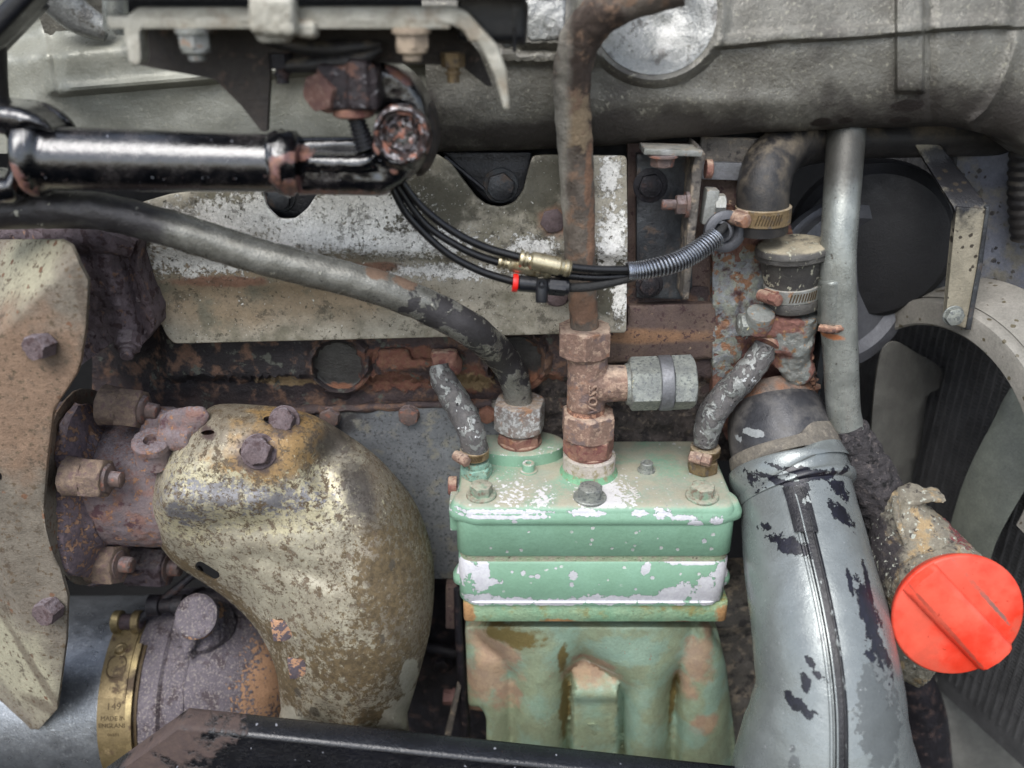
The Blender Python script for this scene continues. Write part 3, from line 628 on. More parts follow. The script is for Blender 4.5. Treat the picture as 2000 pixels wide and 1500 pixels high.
m_intake = mat('silver grey paint peeling off black plastic', '7a7f7e', '828786', 120, 0.27, 0.4, [
    dict(c='14141a', s=20, w=0.01, det=9, rg=0.72, r=0.35, m=0.0, h=-2.2, k=3.6, c2='1b1a25', blobs=whitei([(1470, 965, IP(965), 34, 26), (1440, 1010, IP(1010), 16, 60), (1530, 945, IP(945), 60, 8), (1505, 1070, IP(1070), 32, 6, -18), (1500, 1085, IP(1085), 10, 6), (1640, 1000, IP(1000), 30, 12, 40), (1655, 1130, IP(1130), 6, 20), (1700, 1200, IP(1200), 20, 60, -16), (1722, 1280, IP(1280), 26, 90, -14), (1745, 1350, IP(1350), 10, 20), (1480, 1220, IP(1220), 9, 90), (1565, 1400, IP(1400), 34, 14, 10), (1582, 1350, IP(1350), 10, 22), (1590, 1310, IP(1310), 10, 12), (1600, 1330, IP(1330), 14, 8), (1475, 1410, IP(1410), 12, 40), (1700, 1150, IP(1150), 8, 40), (1445, 960, IP(960), 26, 40), (1600, 925, IP(925), 70, 8), (1560, 912, IP(912), 60, 7), (1430, 960, IP(960), 20, 30), (1545, 1068, IP(1068), 40, 12, -12), (1500, 1083, IP(1083), 24, 12, -16), (1640, 955, IP(955), 30, 12, 36)]), bo=0.16),
    dict(c='5c5f60', s=30, spots=0.36, p=0.6, w=0.02, k=0.6, gain=0.8, st=(1, 1, 1.6), blobs=whitei([(1540, 1460, IP(1460), 110, 50), (1700, 1420, IP(1420), 90, 120), (1640, 1250, IP(1250), 40, 60)])),
    dict(c='616565', s=14, k=1.6, w=0.03, r=0.5, h=-0.4, blobs=whitei([(1720, 1400, IP(1400), 50, 110)])),
    chip('a7a9aa', 9, 0.68)], ((3, 0.4), (90, 2.0)), bs=0.8, grain=0.08)
m_seam = mat('black strip with paint remains', '0c0c10', '131218', 30, 0.38, 0.0, [dict(c='7c817e', s=30, t=0.585, w=0.006, h=0.6, r=0.45, st=(0.8, 1, 3.0), c2='999d9b')], ((5, 0.5),))
m_rubsl = mat('dusty rubber sleeve', '2b2b2e', '38383b', 60, 0.34, 0.0, [dict(c='5a5754', s=50, t=0.58, w=0.15, r=0.65), dict(c='858888', s=24, k=1.6, w=0.03, h=0.5, blobs=[B(1480, 868, 180, 26, 8, -20, 80), B(1448, 884, 170, 14, 10, 0, 80)])], ((3, 0.5),), bs=1.0)
m_rubband = mat('dusty rubber band', '6c665c', '5b564f', 30, 0.8, 0.0, [dict(c='787166', s=12, t=0.56, w=0.08)], ((3, 1.0),))
m_sleevetop = mat('rust stained band', '7c5238', '6d6158', 40, 0.65, 0.2, [dict(c='55504c', s=30, t=0.55, w=0.08)], ((3, 0.8),))
m_shroud = mat('oil spotted beige shroud', '86827a', '7a776f', 80, 0.6, 0.0, [dict(c='4f483c', s=30, spots=0.42, p=0.55, w=0.02, r=0.4, k=1, gate=70), dict(c='57503f', s=13, spots=0.4, p=0.4, w=0.02, r=0.4, k=1)], ((4, 0.5),))
m_rad = mat('oil splashed slate panel', '5a5d68', '666973', 80, 0.6, 0.1, [dict(c='1f1e22', s=26, spots=0.48, p=0.75, w=0.02, r=0.35, k=1, st=(0.7, 1, 1.5), rot=(0, 0.35, 0), gate=120), dict(c='2b2a2f', s=12, spots=0.45, p=0.6, w=0.02, r=0.35, k=1), dict(c='716d63', s=60, t=0.56, w=0.1)], ((4, 0.5),))
m_fin = mat('radiator fins', '5a5a5b', '505051', 60, 0.6, 0.4, [], ((3, 0.8),))
m_fan = mat('grey plastic fan blade', '4e4d49', '5a5954', 60, 0.5, 0.0, [], ((4, 0.3),))
m_fang = mat('pale green grey fan blade', '6d7169', '787c72', 60, 0.5, 0.0, [], ((4, 0.3),))
m_arm = mat('oil spotted black arm', '8d8675', '7f7969', 60, 0.6, 0.0, [dict(c='1a1a1d', s=40, k=1.2, w=0.1, r=0.5, blobs=whites([(1830, 340, -100, 90, 90), (1880, 410, -100, 40, 40), (1925, 500, -110, 14, 220)])), dict(c='3a342c', s=16, spots=0.42, p=0.6, w=0.02, r=0.4, k=1)], ((4, 0.7),))
m_cap = mat('dusty black rubber cap', '4c4a46', '3b3938', 40, 0.55, 0.0, [dict(c='9a917c', s=50, up=(0.6, 0.95), t=0.4, w=0.12, r=0.9), dict(c='aaa794', s=16, t=0.6, w=0.01, h=0.4, st=(0.5, 1, 1.4), gain=0.9)], ((3, 0.8),))
m_beam = mat('black painted steel beam', '0d0e12', '121318', 80, 0.25, 0.0, [
    dict(c='473832', s=30, k=3.2, w=0.12, r=0.8, h=0.6, c2='40322e', s2=14, bo=0.1, blobs=whites([(310, 1460, 500, 110, 70), (400, 1425, 500, 120, 14, 4), (600, 1430, 500, 160, 4, 6), (270, 1490, 500, 80, 60)])),
    dict(c='888a90', s=22, spots=0.11, p=0.6, w=0.02, k=1, r=0.5), dict(c='5e2f28', s=6, t=0.72, w=0.02)], ((6, 0.5),), spec=0.7)
m_cable = mat('black plastic air line', '141416', rough=0.32, bump=((3, 0.2),))
m_braid = mat('black braided sleeve', '242424', rough=0.6, bump=((2.4, 1.2),))
m_wire = mat('bright spring wire', 'a9adb5', rough=0.25, metal=0.9)
m_redp = mat('red plastic ring', 'd5201a', rough=0.35, keep=True, grain=0)
m_blkpl = mat('black plastic connector', '1b1c20', rough=0.35, bump=((6, 0.2),))
m_pulley = mat('slate grey pulley', '5b5c60', '515256', 60, 0.5, 0.3, [], ((4, 0.4),))
m_blkdull = mat('dull black housing', '19191b', rough=0.65, bump=((4, 0.5),))
# ================================================================ setting: black box added round the bay to block sky and keep gaps dark
def bay():
    v, f = box(W(1000, 750, -1050) , 5200, 40, 4200)
    o = emit('sky_block_back', (v, f), m_black, smooth=False); struct(o)
    c = W(1000, 750, -300)
    o = emit('sky_block_floor', box(c + V(0, 250, -1150), 5200, 1120, 40), m_black, smooth=False); struct(o)
    o = emit('sky_block_roof', box(c + V(0, 300, 1250), 5200, 980, 40), m_black, smooth=False); struct(o)
    for n_, x in (('sky_block_side', -2100), ('sky_block_side', 2300)):
        o = emit(n_, box(c + V(x, 250, 0), 40, 1120, 4200), m_black, smooth=False); struct(o)
bay()

# ================================================================ engine block (wall behind the compressor)
blk = thing('engine_block', 'sooty rusting engine block behind the green compressor and the shield plate', 'engine block', W(760, 1100, -40))
def d_band(x, y):
    d = -26 + 8 * mnoise.noise(Vector((x / 90, y / 60, 0)))
    d += 22 * sstep(742, 738, y) * sstep(300, 330, x)                    # upper half stands proud (ledge)
    for cx, cy, r in ((661, 712, 60), (1008, 705, 64)):
        q = math.hypot(x - cx, (y - cy) * 1.0)
        d += 16 * (sstep(r + 6, r - 2, q)) - 30 * sstep(r - 8, r - 16, q)
    d -= 60 * sstep(330, 200, x)
    return d
emit('block_wall', patch([(180, 560), (1420, 560), (1420, 800), (180, 800)], d_band, 60, 8), m_blockrust, blk)
m_plug = mat('pressed steel plug', '4a4946', '3d3b39', 40, 0.45, 0.4, [dict(c='8a5a40', s=14, k=1.4, w=0.15, r=0.9, blobs=[B(664, 752, -30, 44, 12), B(1045, 745, -30, 18, 30)])], ((4, 0.8),))
for cx, cy, r in ((663, 711, 48), (1008, 703, 52)):
    k = K(cx, cy, -30)
    v = lathe(W(cx, cy, -16), F, [(r * k * 0.1, -2), (r * k * 0.8, -2), (r * k * 0.92, 0), (r * k * 0.97, 6), (r * k * 1.04, 8), (r * k * 1.08, 2)], 40)
    emit('core_plug', v, m_plug, blk)
    emit('plug_rim', lathe(W(cx, cy, -6), F, [(r * k * 1.1, -8), (r * k * 1.14, 4), (r * k * 1.2, 8), (r * k * 1.27, 6), (r * k * 1.3, -8)], 48, lump=2.5, caps=False), m_blockrust, blk)
# rough lip between wall and cover plate
emit('casting_lip', tube([(300, 835, -6, 16), (470, 812, -4, 14), (640, 800, -2, 9), (800, 792, 0, 7), (960, 788, 0, 9)], 12, 8, lump=6, lsize=22), m_blockrust, blk)
emit('wall_lug', fuse(join(box(W(800, 712, 4), 130, 22, 24, None, 4), box(W(770, 690, 0), 60, 20, 20, None, 4)), 4, 4, 3), m_blockrust, blk)
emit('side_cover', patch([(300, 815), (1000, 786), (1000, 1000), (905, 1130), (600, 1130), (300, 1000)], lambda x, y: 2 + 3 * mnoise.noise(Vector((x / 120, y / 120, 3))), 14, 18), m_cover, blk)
for px, py in ((645, 813), (799, 809)):
    bolt(blk, W(px, py, 4), F, 20 * K(px, py, 4), 15, m_bolt, 21 * K(px, py, 4), phase=0.4)
m_obolt = mat('orange rust bolt', '865a44', '754a3a', 14, 0.85, 0.0, [], ((3, 1.2),))
bolt(blk, W(951, 806, 4), F, 18 * K(951, 806, 4), 16, m_obolt, 0, phase=0.5)
# ledge and painted block to the right
emit('rusty_ledge', patch(rpoly([(1226, 596), (1398, 592), (1400, 700), (1130, 712), (1130, 640), (1226, 636)], 4), lambda x, y: 16 - 8 * sstep(650, 700, y), 40, 12, rnd=5), m_ledge, blk)
emit('dirty_block', patch([(1050, 700), (1420, 690), (1470, 760), (1440, 900), (1050, 900)], lambda x, y: -22 + 12 * mnoise.noise(Vector((x / 26, y / 22, 0))) + 8 * mnoise.noise(Vector((x / 9, y / 8, 4))), 40, 8), m_sludge, blk)
def d_rb(x, y):
    d = 8 + 10 * mnoise.noise(Vector((x / 40, y / 40, 7))) + 5 * mnoise.noise(Vector((x / 12, y / 12, 2)))
    d += 14 * gau(x, y, 1440, 620, 60, 90) - 22 * sstep(1560, 1590, x)
    return d
emit('painted_block', patch([(1392, 440), (1420, 400), (1545, 440), (1590, 640), (1582, 760), (1590, 830), (1420, 860), (1392, 800)], d_rb, 60, 8), m_blockr, blk)
emit('upper_block', patch([(1226, 280), (1450, 280), (1450, 620), (1226, 620)], lambda x, y: -8 + 6 * mnoise.noise(Vector((x / 40, y / 60, 1))), 40, 16), m_ledge, blk)
emit('flat_strip', box(W(1430, 334, 14), 120 * K(1430, 334, 14), 12, 30, rot2(2), 2), m_galvd, blk)
emit('upper_strip', box(W(1430, 292, 4), 130 * K(1430, 292, 4), 12, 42, rot2(2), 3), m_greyb, blk)
# lower castings left and right of the compressor
emit('lower_block', patch([(838, 1130), (960, 1130), (960, 1500), (760, 1500)], lambda x, y: -70, 30, 20), m_dark, blk)
emit('timing_case', patch([(1380, 1130), (1500, 1120), (1510, 1300), (1500, 1500), (1340, 1500)], lambda x, y: 60 + 10 * mnoise.noise(Vector((x / 30, y / 50, 9))) + 20 * sstep(1235, 1225, y), 60, 9), m_greyb, blk)
emit('rear_flange', patch(rpoly([(908, 1216), (980, 1222), (1000, 1330), (960, 1420), (952, 1390), (915, 1385)], 6), lambda x, y: 70 + 4 * mnoise.noise(Vector((x / 30, y / 30, 2))), 30, 9, rnd=5), m_tan, blk)
emit('rib', tube([(640, 1300, -50, 14), (760, 1262, -50, 14), (850, 1268, -50, 12), (905, 1280, -50, 12)], 12), m_dark, blk)
for px, py, r in ((863, 1296, 20), (742, 1290, 24)):
    bolt(blk, W(px, py, -60), F, r, 14, m_dark, r * 1.3)
bolt(blk, W(888, 1362, 40), V(-1, 0, 0.05), 17, 26, mat('pinkish rusty nut', '7c5f5a', '6a4d4a', 14, 0.7, 0.1, [], ((3, 1),)), 22)

# ================================================================ shield plate with scalloped top
pl_out = [(262, 470), (262, 400), (330, 380), (430, 366), (512, 372), (522, 405), (545, 428), (575, 428), (600, 408), (622, 375), (700, 366),
          (800, 330), (850, 300), (880, 318), (905, 352), (930, 385), (950, 400), (978, 406), (1005, 396), (1022, 372), (1032, 330), (1040, 306), (1060, 303), (1224, 305), (1226, 470), (1223, 650), (1180, 650), (800, 660), (600, 665), (340, 671), (325, 655), (300, 600), (275, 540)]
pl_out = rpoly(pl_out, 8, 3)
def d_plate(x, y):
    yy = y - 0.012 * (x - 700)
    d = 44 + 12 * sstep(505, 490, yy) - 9 * sstep(563, 553, yy) * sstep(480, 505, yy) * 0
    d += 16 * sstep(585, 548, yy) * sstep(1250, 200, x) * 0.8 + 5 * sstep(515, 500, yy)
    d += 10 * sstep(430, 360, yy) * sstep(1050, 1000, x) * 0.4
    d -= 22 * sstep(310, 262, x)
    d += 3.0 * mnoise.noise(Vector((x / 110, y / 80, 0))) - 6 * gau(x, y, 1078, 430, 30)
    return d
plate = emit('shield_plate', patch(pl_out, d_plate, 6, 9, rnd=2), m_plate); tag(plate, 'mottled tan and white sheet metal shield plate with two scalloped notches in its top edge', 'shield plate')
m_pbolt = mat('purple rust bolt', '5a4c4c', '67595a', 12, 0.7, 0.1, [], ((3, 1.0),))
bolt(plate, W(1079, 427, 44), F, 25 * K(1079, 427, 44), 20, m_pbolt, 30 * K(1079, 427, 44))
bolt(plate, W(1088, 572, 50), F, 23 * K(1088, 572, 50), 16, m_pbolt, 28 * K(1088, 572, 50))

# black triangular lugs seen in the notches
def lug(name, label, x0, pts, bx, by, r):
    o = emit(name, patch(rpoly(pts, 8, 3), lambda x, y: 22 - 4 * sstep(330, 320, y), 20, 10, rnd=4), m_blkcast); tag(o, label, 'mounting lug', 'black lugs in the plate notches')
    bolt(o, W(bx, by, 20), F, r * K(bx, by, 20), 18, m_bracketb, r * 1.25 * K(bx, by, 20), phase=0.3)
    emit('edge_rib', tube([(pts[0][0] + 6, pts[0][1] + 10, 24, 5), (pts[-1][0] + 10, pts[-1][1] - 8, 24, 5)], 8, 2), m_blkcast, o)
    return o
lug('mounting_lug', 'black triangular casting lug with hexagon bolt in the right notch of the plate', 0, [(862, 296), (1040, 296), (1022, 395), (1005, 398), (955, 396), (935, 378)], 978, 362, 28)
lug('mounting_lug', 'black lug with bolt half hidden below the glossy black shaft', 0, [(505, 340), (640, 340), (610, 410), (585, 425), (545, 425), (520, 400)], 548, 384, 24)
for i, (x, y, w, h) in enumerate([(690, 330, 700, 260)]):
    o = emit('cylinder_head_side', box(W(780, 330, -40), 1300, 30, 230, None, 4), m_black); tag(o, 'side of the cylinder head behind the shield plate, painted black as shade', 'cylinder head')  # near-black box paints in the shade behind the plate

# ================================================================ intake manifold (large grey casting across the top)
man = thing('intake_manifold', 'large grey painted intake manifold casting running across the top', 'manifold', W(1500, 260, 40))
def bot(x):   # lower edge of the casting
    return lerp_tab([(820, 297), (1000, 294), (1160, 286), (1350, 268), (1500, 258), (1700, 250), (1850, 246), (1930, 262), (2060, 330)], x)
def rib_y(x): return lerp_tab([(1380, 92), (1560, 78), (1900, 55), (2050, 48)], x)
def d_man(x, y):
    b = bot(x); t = b - y
    d = 78 - 42 * (1 - math.sqrt(max(0, 1 - (1 - min(1, t / 105.0)) ** 2)))
    d -= 0.0009 * max(0, 120 - y) ** 2 * 1.2
    # step of the panel right of the dome
    if x > 1290:
        ry = lerp_tab([(1290, 150), (1340, 130), (1385, 96), (1400, 92), (1560, 78), (1972, 52), (2060, 50)], x)
        gq = sstep(128, 148, math.hypot(x - 1278, (y - 22) * 0.98))
        d += (8 * sstep(ry + 3, ry - 3, y) * sstep(1985, 1965, x) + 6 * sstep(ry + 6, ry, y) * sstep(ry - 26, ry - 16, y)) * gq
    # vertical rib
    d += 13 * sstep(1746, 1754, x) * sstep(1808, 1800, x) * sstep(184, 176, y)
    d -= 5 * sstep(1811, 1815, x) * sstep(1834, 1818, x)
    # curved end ridge
    ex = lerp_lin([(60, 1985), (90, 1984), (130, 1970), (180, 1948), (215, 1925), (240, 1895)], y)
    d += 8 * math.exp(-((x - ex) / 11.0) ** 2) * sstep(40, 90, y)
    # dome
    q = math.hypot(x - 1278, (y - 22) * 0.98)
    d += 9 * sstep(150, 139, q) + 6 * math.exp(-((q - 132) / 6.0) ** 2) - 30 * (sstep(128, 20, q))
    # flat boss with rectangular pocket (x 1015..1110, y 0..90)
    d += 14 * sstep(1008, 1018, x) * sstep(1128, 1112, x) * sstep(96, 84, y)
    d += 10 * sstep(960, 985, x) * sstep(1180, 1160, x) * sstep(128, 120, y) * sstep(100, 106, y)
    # slanting shoulder to the left
    d -= 16 * sstep(860, 820, x) * 0.4
    # shoulder catching light toward the lower middle
    d += 6 * gau(x, y, 1400, 200, 160, 20)
    d += 2.5 * mnoise.noise(Vector((x / 60, y / 60, 0)))
    return d
mo = [(820, -60), (2080, -60), (2080, 345)] + [(x, bot(x)) for x in range(2040, 815, -40)]
mf_rib = [(1292, 150), (1340, 130), (1385, 96), (1400, 92), (1560, 78), (1972, 52), (2060, 50)]
mf = [(mf_rib, (-26, -16, -6, -3, 0, 3, 7), 6), (mf_rib[1:], (-21,), 6), ([(1750, -60), (1750, 186)], (-6, -3, 0, 3, 6), 6), ([(1804, -60), (1804, 186)], (-6, -3, 0, 3, 6, 10), 6), ([(1746, 180), (1808, 180)], (-5, -2, 1, 5), 5)]
mf += [([(1278 + q * math.cos(t / 30 * math.pi), 22 + q * math.sin(t / 30 * math.pi)) for t in range(61)], (0,), 7) for q in (122, 126, 130, 134, 139, 145, 151)]
mf += [([(1985, 60), (1984, 90), (1970, 130), (1948, 180), (1925, 215), (1895, 240)], (-16, -8, -4, 0, 4, 8, 16), 6)]
mf += [([(985 + (1980 - 985) * 0, 0), (985, 1)], (0,), 9)]
emit('manifold_casting', patch(mo, d_man, 60, 7, back=-40, feats=mf), m_manifold, man)
# wet glossy hollow of the dome and pocket are separate faces of the casting
def d_dish(x, y):
    q = math.hypot(x - 1278, (y - 22) * 0.98); return d_man(x, y) + 1.5 + 1.4 * mnoise.noise(Vector((x / 40, y / 26, 5))) * sstep(120, 96, q)
emit('round_dish', patch([p for p in ell(1278, 22, 123, 124, 0, 60)], d_dish, 4, 6), m_wet, man)
emit('pocket_face', patch(rpoly([(1022, -30), (1108, -30), (1102, 78), (1030, 82)], 14), lambda x, y: d_man(x, y) + 2.5 + 1.5 * mnoise.noise(Vector((x / 12, y / 12, 5))), 4, 6, rnd=4), m_wet, man)
# left half of the casting behind the shaft
def d_ml(x, y):
    ly = 186 - (x - 130) * 0.085      # lower edge of the raised shoulder
    d = 40 + 16 * sstep(ly + 4, ly - 6, y) * sstep(90, 135, x) + 10 * math.exp(-((y - (ly - 12)) / 10) ** 2) * sstep(110, 140, x)
    d -= 46 * sstep(ly - 75, ly - 125, y)
    d += 10 * math.exp(-((x - (88 + (y - 80) * 0.14)) / 10) ** 2) * sstep(ly, ly - 10, y) * sstep(50, 75, y)
    d -= 12 * sstep(70, 20, x)
    d += 2.5 * mnoise.noise(Vector((x / 50, y / 50, 2)))
    return d
ml_f = [([(60, 192), (130, 186), (460, 158), (840, 126)], (-26, -20, -14, -8, -3, 0, 4), 6), ([(88, 70), (104, 190)], (-10, -4, 0, 4, 10), 6)]
emit('manifold_left_end', patch([(-60, -60), (60, -60), (95, 62), (240, 54), (430, 54), (840, 60), (840, 300), (500, 300), (-60, 300)], d_ml, 50, 8, back=-40, feats=ml_f), m_manifoldl, man)
emit('sloping_web', patch([(45, -60), (240, -60), (240, 66), (92, 80)], lambda x, y: 0 + (60 - y) * 0.1 + 10 * math.exp(-((x - 110 - y * 0.25) / 8) ** 2), 20, 10), m_manifold, man)
o = emit('casting_arm', tube([(90, -30, 60, 42), (150, 30, 50, 34), (210, 60, 44, 22)], 20, 6, flat=0.7), m_wet); tag(o, 'wet grey casting arm sloping down in the upper left corner', 'engine casting')
o = emit('corner_clip', fuse(join(box(W(25, 30, 190), 130, 60, 26, rot2(-38), 5), box(W(20, 50, 150), 120, 50, 30, rot2(-38), 5)), 4, 3), m_blkpl); tag(o, 'black plastic bar end across the top left corner', 'plastic bar')
o = emit('tube_stub', tube([(224, -40, 90, 24), (226, 20, 86, 24), (228, 60, 80, 24)], 20, 4), m_silver); tag(o, 'short grey tube going up beside the pale bracket', 'tube')
o = emit('left_frame_edge', tube([(-20, 40, 150, 30), (-14, 150, 150, 26), (0, 240, 140, 20)], 14, 4), m_darkrub); tag(o, 'dark rubber edge at the left border above the shaft', 'rubber edge')

# ================================================================ pale bracket at the top
bk = thing('cab_bracket', 'pale grey painted channel bracket with two nuts hanging below, top centre left', 'bracket', W(600, 120, 280))
def d_bk(x, y): return 330 + 2 * mnoise.noise(Vector((x / 30, y / 30, 0)))
arch = [(242, 62), (247, 32), (270, 13), (300, 14), (880, 12), (910, 20), (934, 48), (972, 90), (990, 140), (996, 215), (984, 215), (966, 150), (948, 110), (930, 80), (918, 84), (905, 60), (890, 52), (862, 46), (300, 44), (286, 47), (273, 62), (277, 118), (268, 131), (252, 122)]
emit('bracket_edge', patch(rpoly(arch, 7, 4), d_bk, 26, 6, rnd=3.5), m_brk, bk)
emit('bracket_web', box((W(565, 40, 270)), 640 * K(565, 40, 270), 120, 16, None, 4), m_brk, bk)
emit('weld_block', fuse(join(box(W(536, 30, 352), 56, 34, 46, rot2(2), 6), box(W(536, 58, 340), 40, 40, 30, None, 6), box(W(575, 52, 330), 60, 30, 22, rot2(10), 6)), 3, 4, 2), m_brk, bk)
gus = [(272, 50), (880, 48), (905, 66), (936, 104), (962, 170), (950, 168), (900, 128), (700, 122), (528, 126), (521, 258), (510, 256), (470, 205), (420, 155), (275, 128)]
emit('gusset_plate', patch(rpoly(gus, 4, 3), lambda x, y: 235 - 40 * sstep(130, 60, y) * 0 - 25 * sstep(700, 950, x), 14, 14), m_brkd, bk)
for px, r, pm in ((377, 28, m_zinc), (803, 31, mat('dusty bolt', 'ab9a85', '9a8a78', 20, 0.7, 0.1, [dust('bdb09c', .5)], ((3, 0.8),)))):
    kk = K(px, 75, 315); p = W(px, 58, 315)
    nv = join(lathe(p, -U, [(r * kk * 1.25, -3), (r * kk * 1.25, 4)], 28), hexnut(p - U * 3, -U, r * kk * 1.12, 21, phase=0.3), lathe(p - U * 22, -U, [(r * kk * 0.95, -4), (r * kk * 0.98, 5), (r * kk * 0.7, 8)], 28), lathe(p - U * 29, -U, [(r * kk * 0.6, 0), (r * kk * 0.6, 8), (r * kk * 0.5, 10)], 24))
    emit('lock_nut', nv, pm, bk, sharp=30)
for px, py in ((547, 118), (884, 116)):
    p = W(px, py - 14, 245); emit('stud_nut', join(hexnut(p, -U, 17, 20), lathe(p - U * 20, -U, [(9, -2), (9, 5), (12, 6), (12, 9), (9, 10), (9, 20)], 18)), m_copper if px > 800 else m_dark, bk, sharp=30)
# black boxes above the bracket
hb = thing('black_housing', 'black plastic housing seen above the pale bracket', 'housing', W(700, 10, 250))
emit('housing_body', box(W(640, -52, 300), 620, 100, 60, None, 6), m_blkcast, hb)
emit('housing_block', fuse(join(box(W(960, 10, 240), 90, 90, 90, None, 6), box(W(985, 42, 245), 64, 60, 56, rot2(4), 5)), 4, 3), m_blkpl, hb)
emit('thin_fin', box(W(1005, 30, 262), 5, 50, 90, None, 1), m_blkpl, hb)
o = emit('wet_tab', patch(rpoly([(975, 80), (1020, 62), (1022, 86), (985, 96)], 8), lambda x, y: 150, 8, 6, rnd=4), m_wet); tag(o, 'small shiny metal tab under the black housing', 'metal tab')
# rubber loops
o = emit('rubber_hose_loop', join(tube([(520, 78, 250, 10), (620, 96, 262, 16), (700, 92, 268, 15), (742, 88, 262, 10)], 16), tube([(560, 130, 250, 12), (640, 124, 262, 17), (700, 116, 268, 16), (745, 96, 262, 9)], 16)), m_darkrub); tag(o, 'dark rubber hoses looping under the pale bracket', 'rubber hose')
# ================================================================ glossy black shaft with its joint
sh = thing('steering_shaft', 'glossy black steering shaft with a rusty joint at its right end', 'shaft', W(300, 370, 240))
emit('shaft_tube', tube([(60, 306, 250, 60), (110, 310, 250, 61), (330, 315, 250, 58), (530, 319, 250, 55), (556, 320, 250, 55)], 56, 6), m_shaft, sh)
emit('weld_ring', tube([(536, 319, 250, 56), (546, 318, 250, 61), (560, 318, 250, 63), (575, 319, 250, 60), (586, 320, 250, 52)], 40, 4, lump=3.5, lsize=16), m_shaft, sh)
ring = [(112, 309, 250, 60), (98, 308, 250, 64), (84, 306, 250, 74), (70, 306, 250, 78), (58, 306, 250, 74), (50, 306, 250, 60)]
emit('end_collar', tube(ring[::-1], 40, 4, lump=2, lsize=18), m_shaft, sh)
def yok(parts, vox=4, sm=5, lump=1.0): return fuse(join(*parts), vox, sm, lump)
def pillow(out, d0, hgt, w, extra=None):
    def f(x, y):
        e = min(1.0, edist(x, y, out) / w); d = d0 + hgt * math.sqrt(max(0, 1 - (1 - e) ** 2))
        return d + (extra(x, y) if extra else 0) + 1.2 * mnoise.fractal(Vector((x / 16, y / 16, 0)), .8, 2, 3)
    return f
ly = crom([(-60, 204), (0, 203), (48, 210), (88, 232), (112, 262), (84, 258), (52, 262), (38, 285), (34, 330), (38, 392), (-10, 400), (-60, 396), (-60, 345), (8, 345), (14, 300), (8, 262), (-60, 258)], 3, closed=True)
emit('left_yoke', patch(ly, pillow(ly, 262, 26, 26), 60, 6, jit=.2), m_shaft, sh, sharp=70)
lf = crom([(578, 300), (590, 293), (640, 294), (700, 295), (722, 286), (730, 262), (737, 236), (758, 218), (785, 211), (815, 220), (836, 244), (841, 275), (830, 315), (800, 350), (765, 374), (740, 382), (680, 381), (610, 380), (578, 374)], 3, closed=True)
def lfx(x, y):
    d = 9 * sstep(300, 306, y) * sstep(333, 328, y) * sstep(742, 722, x) * sstep(590, 604, x)      # raised flat of the arm
    q = math.hypot(x - 784, y - 263); d += 12 * sstep(70, 58, q) - 14 * sstep(52, 46, q)
    return d - 6 * gau(x, y, 735, 320, 14, 30)
emit('joint_fork', patch(lf, pillow(lf, 248, 24, 30, lfx), 60, 5), m_shaft, sh, sharp=70)
emit('fork_back', tube([(585, 290, 225, 22), (640, 284, 225, 18), (700, 284, 225, 16)], 16, 6, lump=1.5), m_shaft, sh)
pc = W(784, 263, 282)
kc = K(784, 263, 282)
emit('bearing_cup', lathe(pc, F, [(r * kc, h) for r, h in [(56, -16), (57, -4), (54, 3), (49, 5), (45, 2), (42, -3), (38, -3), (35, -9), (32, -10), (30, -5), (27, -6), (25, -11), (12, -12), (2, -11)]], 56, lump=1.8, lsize=9), mat('rusty bearing cup', '3a2c2b', '25201f', 16, 0.35, 0.2, [dict(c='9a5f4a', s=14, t=0.57, w=0.05, r=0.8), dict(c='8f8d92', s=12, t=0.58, w=0.03, r=0.3), dict(c='c9c6c8', s=16, t=0.62, w=0.03, r=0.4)], ((3, 1.2), (8, 1.6)), coat=0.6, bs=1.3), sh)
uf = crom([(700, 150), (708, 132), (735, 122), (768, 128), (800, 148), (826, 182), (838, 225), (836, 258), (822, 262), (800, 228), (775, 214), (752, 214), (734, 224), (712, 206)], 3, closed=True)
emit('upper_fork', patch(uf, pillow(uf, 222, 24, 24), 60, 5), m_shaft, sh, sharp=70)
bf = crom([(800, 215), (838, 205), (852, 245), (855, 285), (842, 325), (815, 345), (800, 300)], 3, closed=True)
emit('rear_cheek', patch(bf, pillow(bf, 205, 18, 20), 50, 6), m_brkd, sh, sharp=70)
clampm = mat('rough dark forging', '3c3436', '2d282a', 20, 0.4, 0.2, [dict(c='76564a', s=18, t=0.6, w=0.05, r=0.8), dict(c='8d8a8d', s=10, t=0.63, w=0.03, r=0.35)], ((4, 1.2), (12, 1.4)))
emit('clamp_block', fuse(join(box(W(685, 168, 255), 86, 60, 62, rot2(2), 10), box(W(705, 162, 262), 30, 60, 66, rot2(2), 6)), 3, 4, 1.2), clampm, sh)
bp = W(640, 178, 262)
emit('pinch_bolt', join(lathe(bp, V(-0.45, -0.9, 0), [(28, -10), (30, -8), (30, 2), (28, 4)], 32), hexnut(bp + V(-0.45, -0.9, 0) * 4, V(-0.45, -0.9, 0), 27, 20, phase=0.2)), mat('brown rust bolt', '77574c', '6a4e48', 16, 0.7, 0.1, [dict(c='8f7468', s=8, t=0.58, w=0.06)], ((3, 1.1),)), sh, sharp=30)
kn = W(690, 212, 255)
emit('knurled_collar', lathe(kn, -U, [(24, -4), (28, 0), (28, 9), (24, 12)], 64, rfun=lambda i, th, r: r + (1.2 if i in (1, 2) and int(th * 64 / 6.2832 + 0.5) % 2 else 0)), m_rustred, sh, sharp=50)
bt = []
for i in range(34):
    t = i / 33; bt.append((693 + 22 * t, 224 + 66 * t, 258, (17 if (i % 4) < 2 else 13.5) + 5 * t))
P_ = [W(a, b, c) for a, b, c, r in bt]
emit('rubber_boot', sweep(P_, [b[3] * K(*b[:3]) for b in bt], 28), m_blkpl, sh)

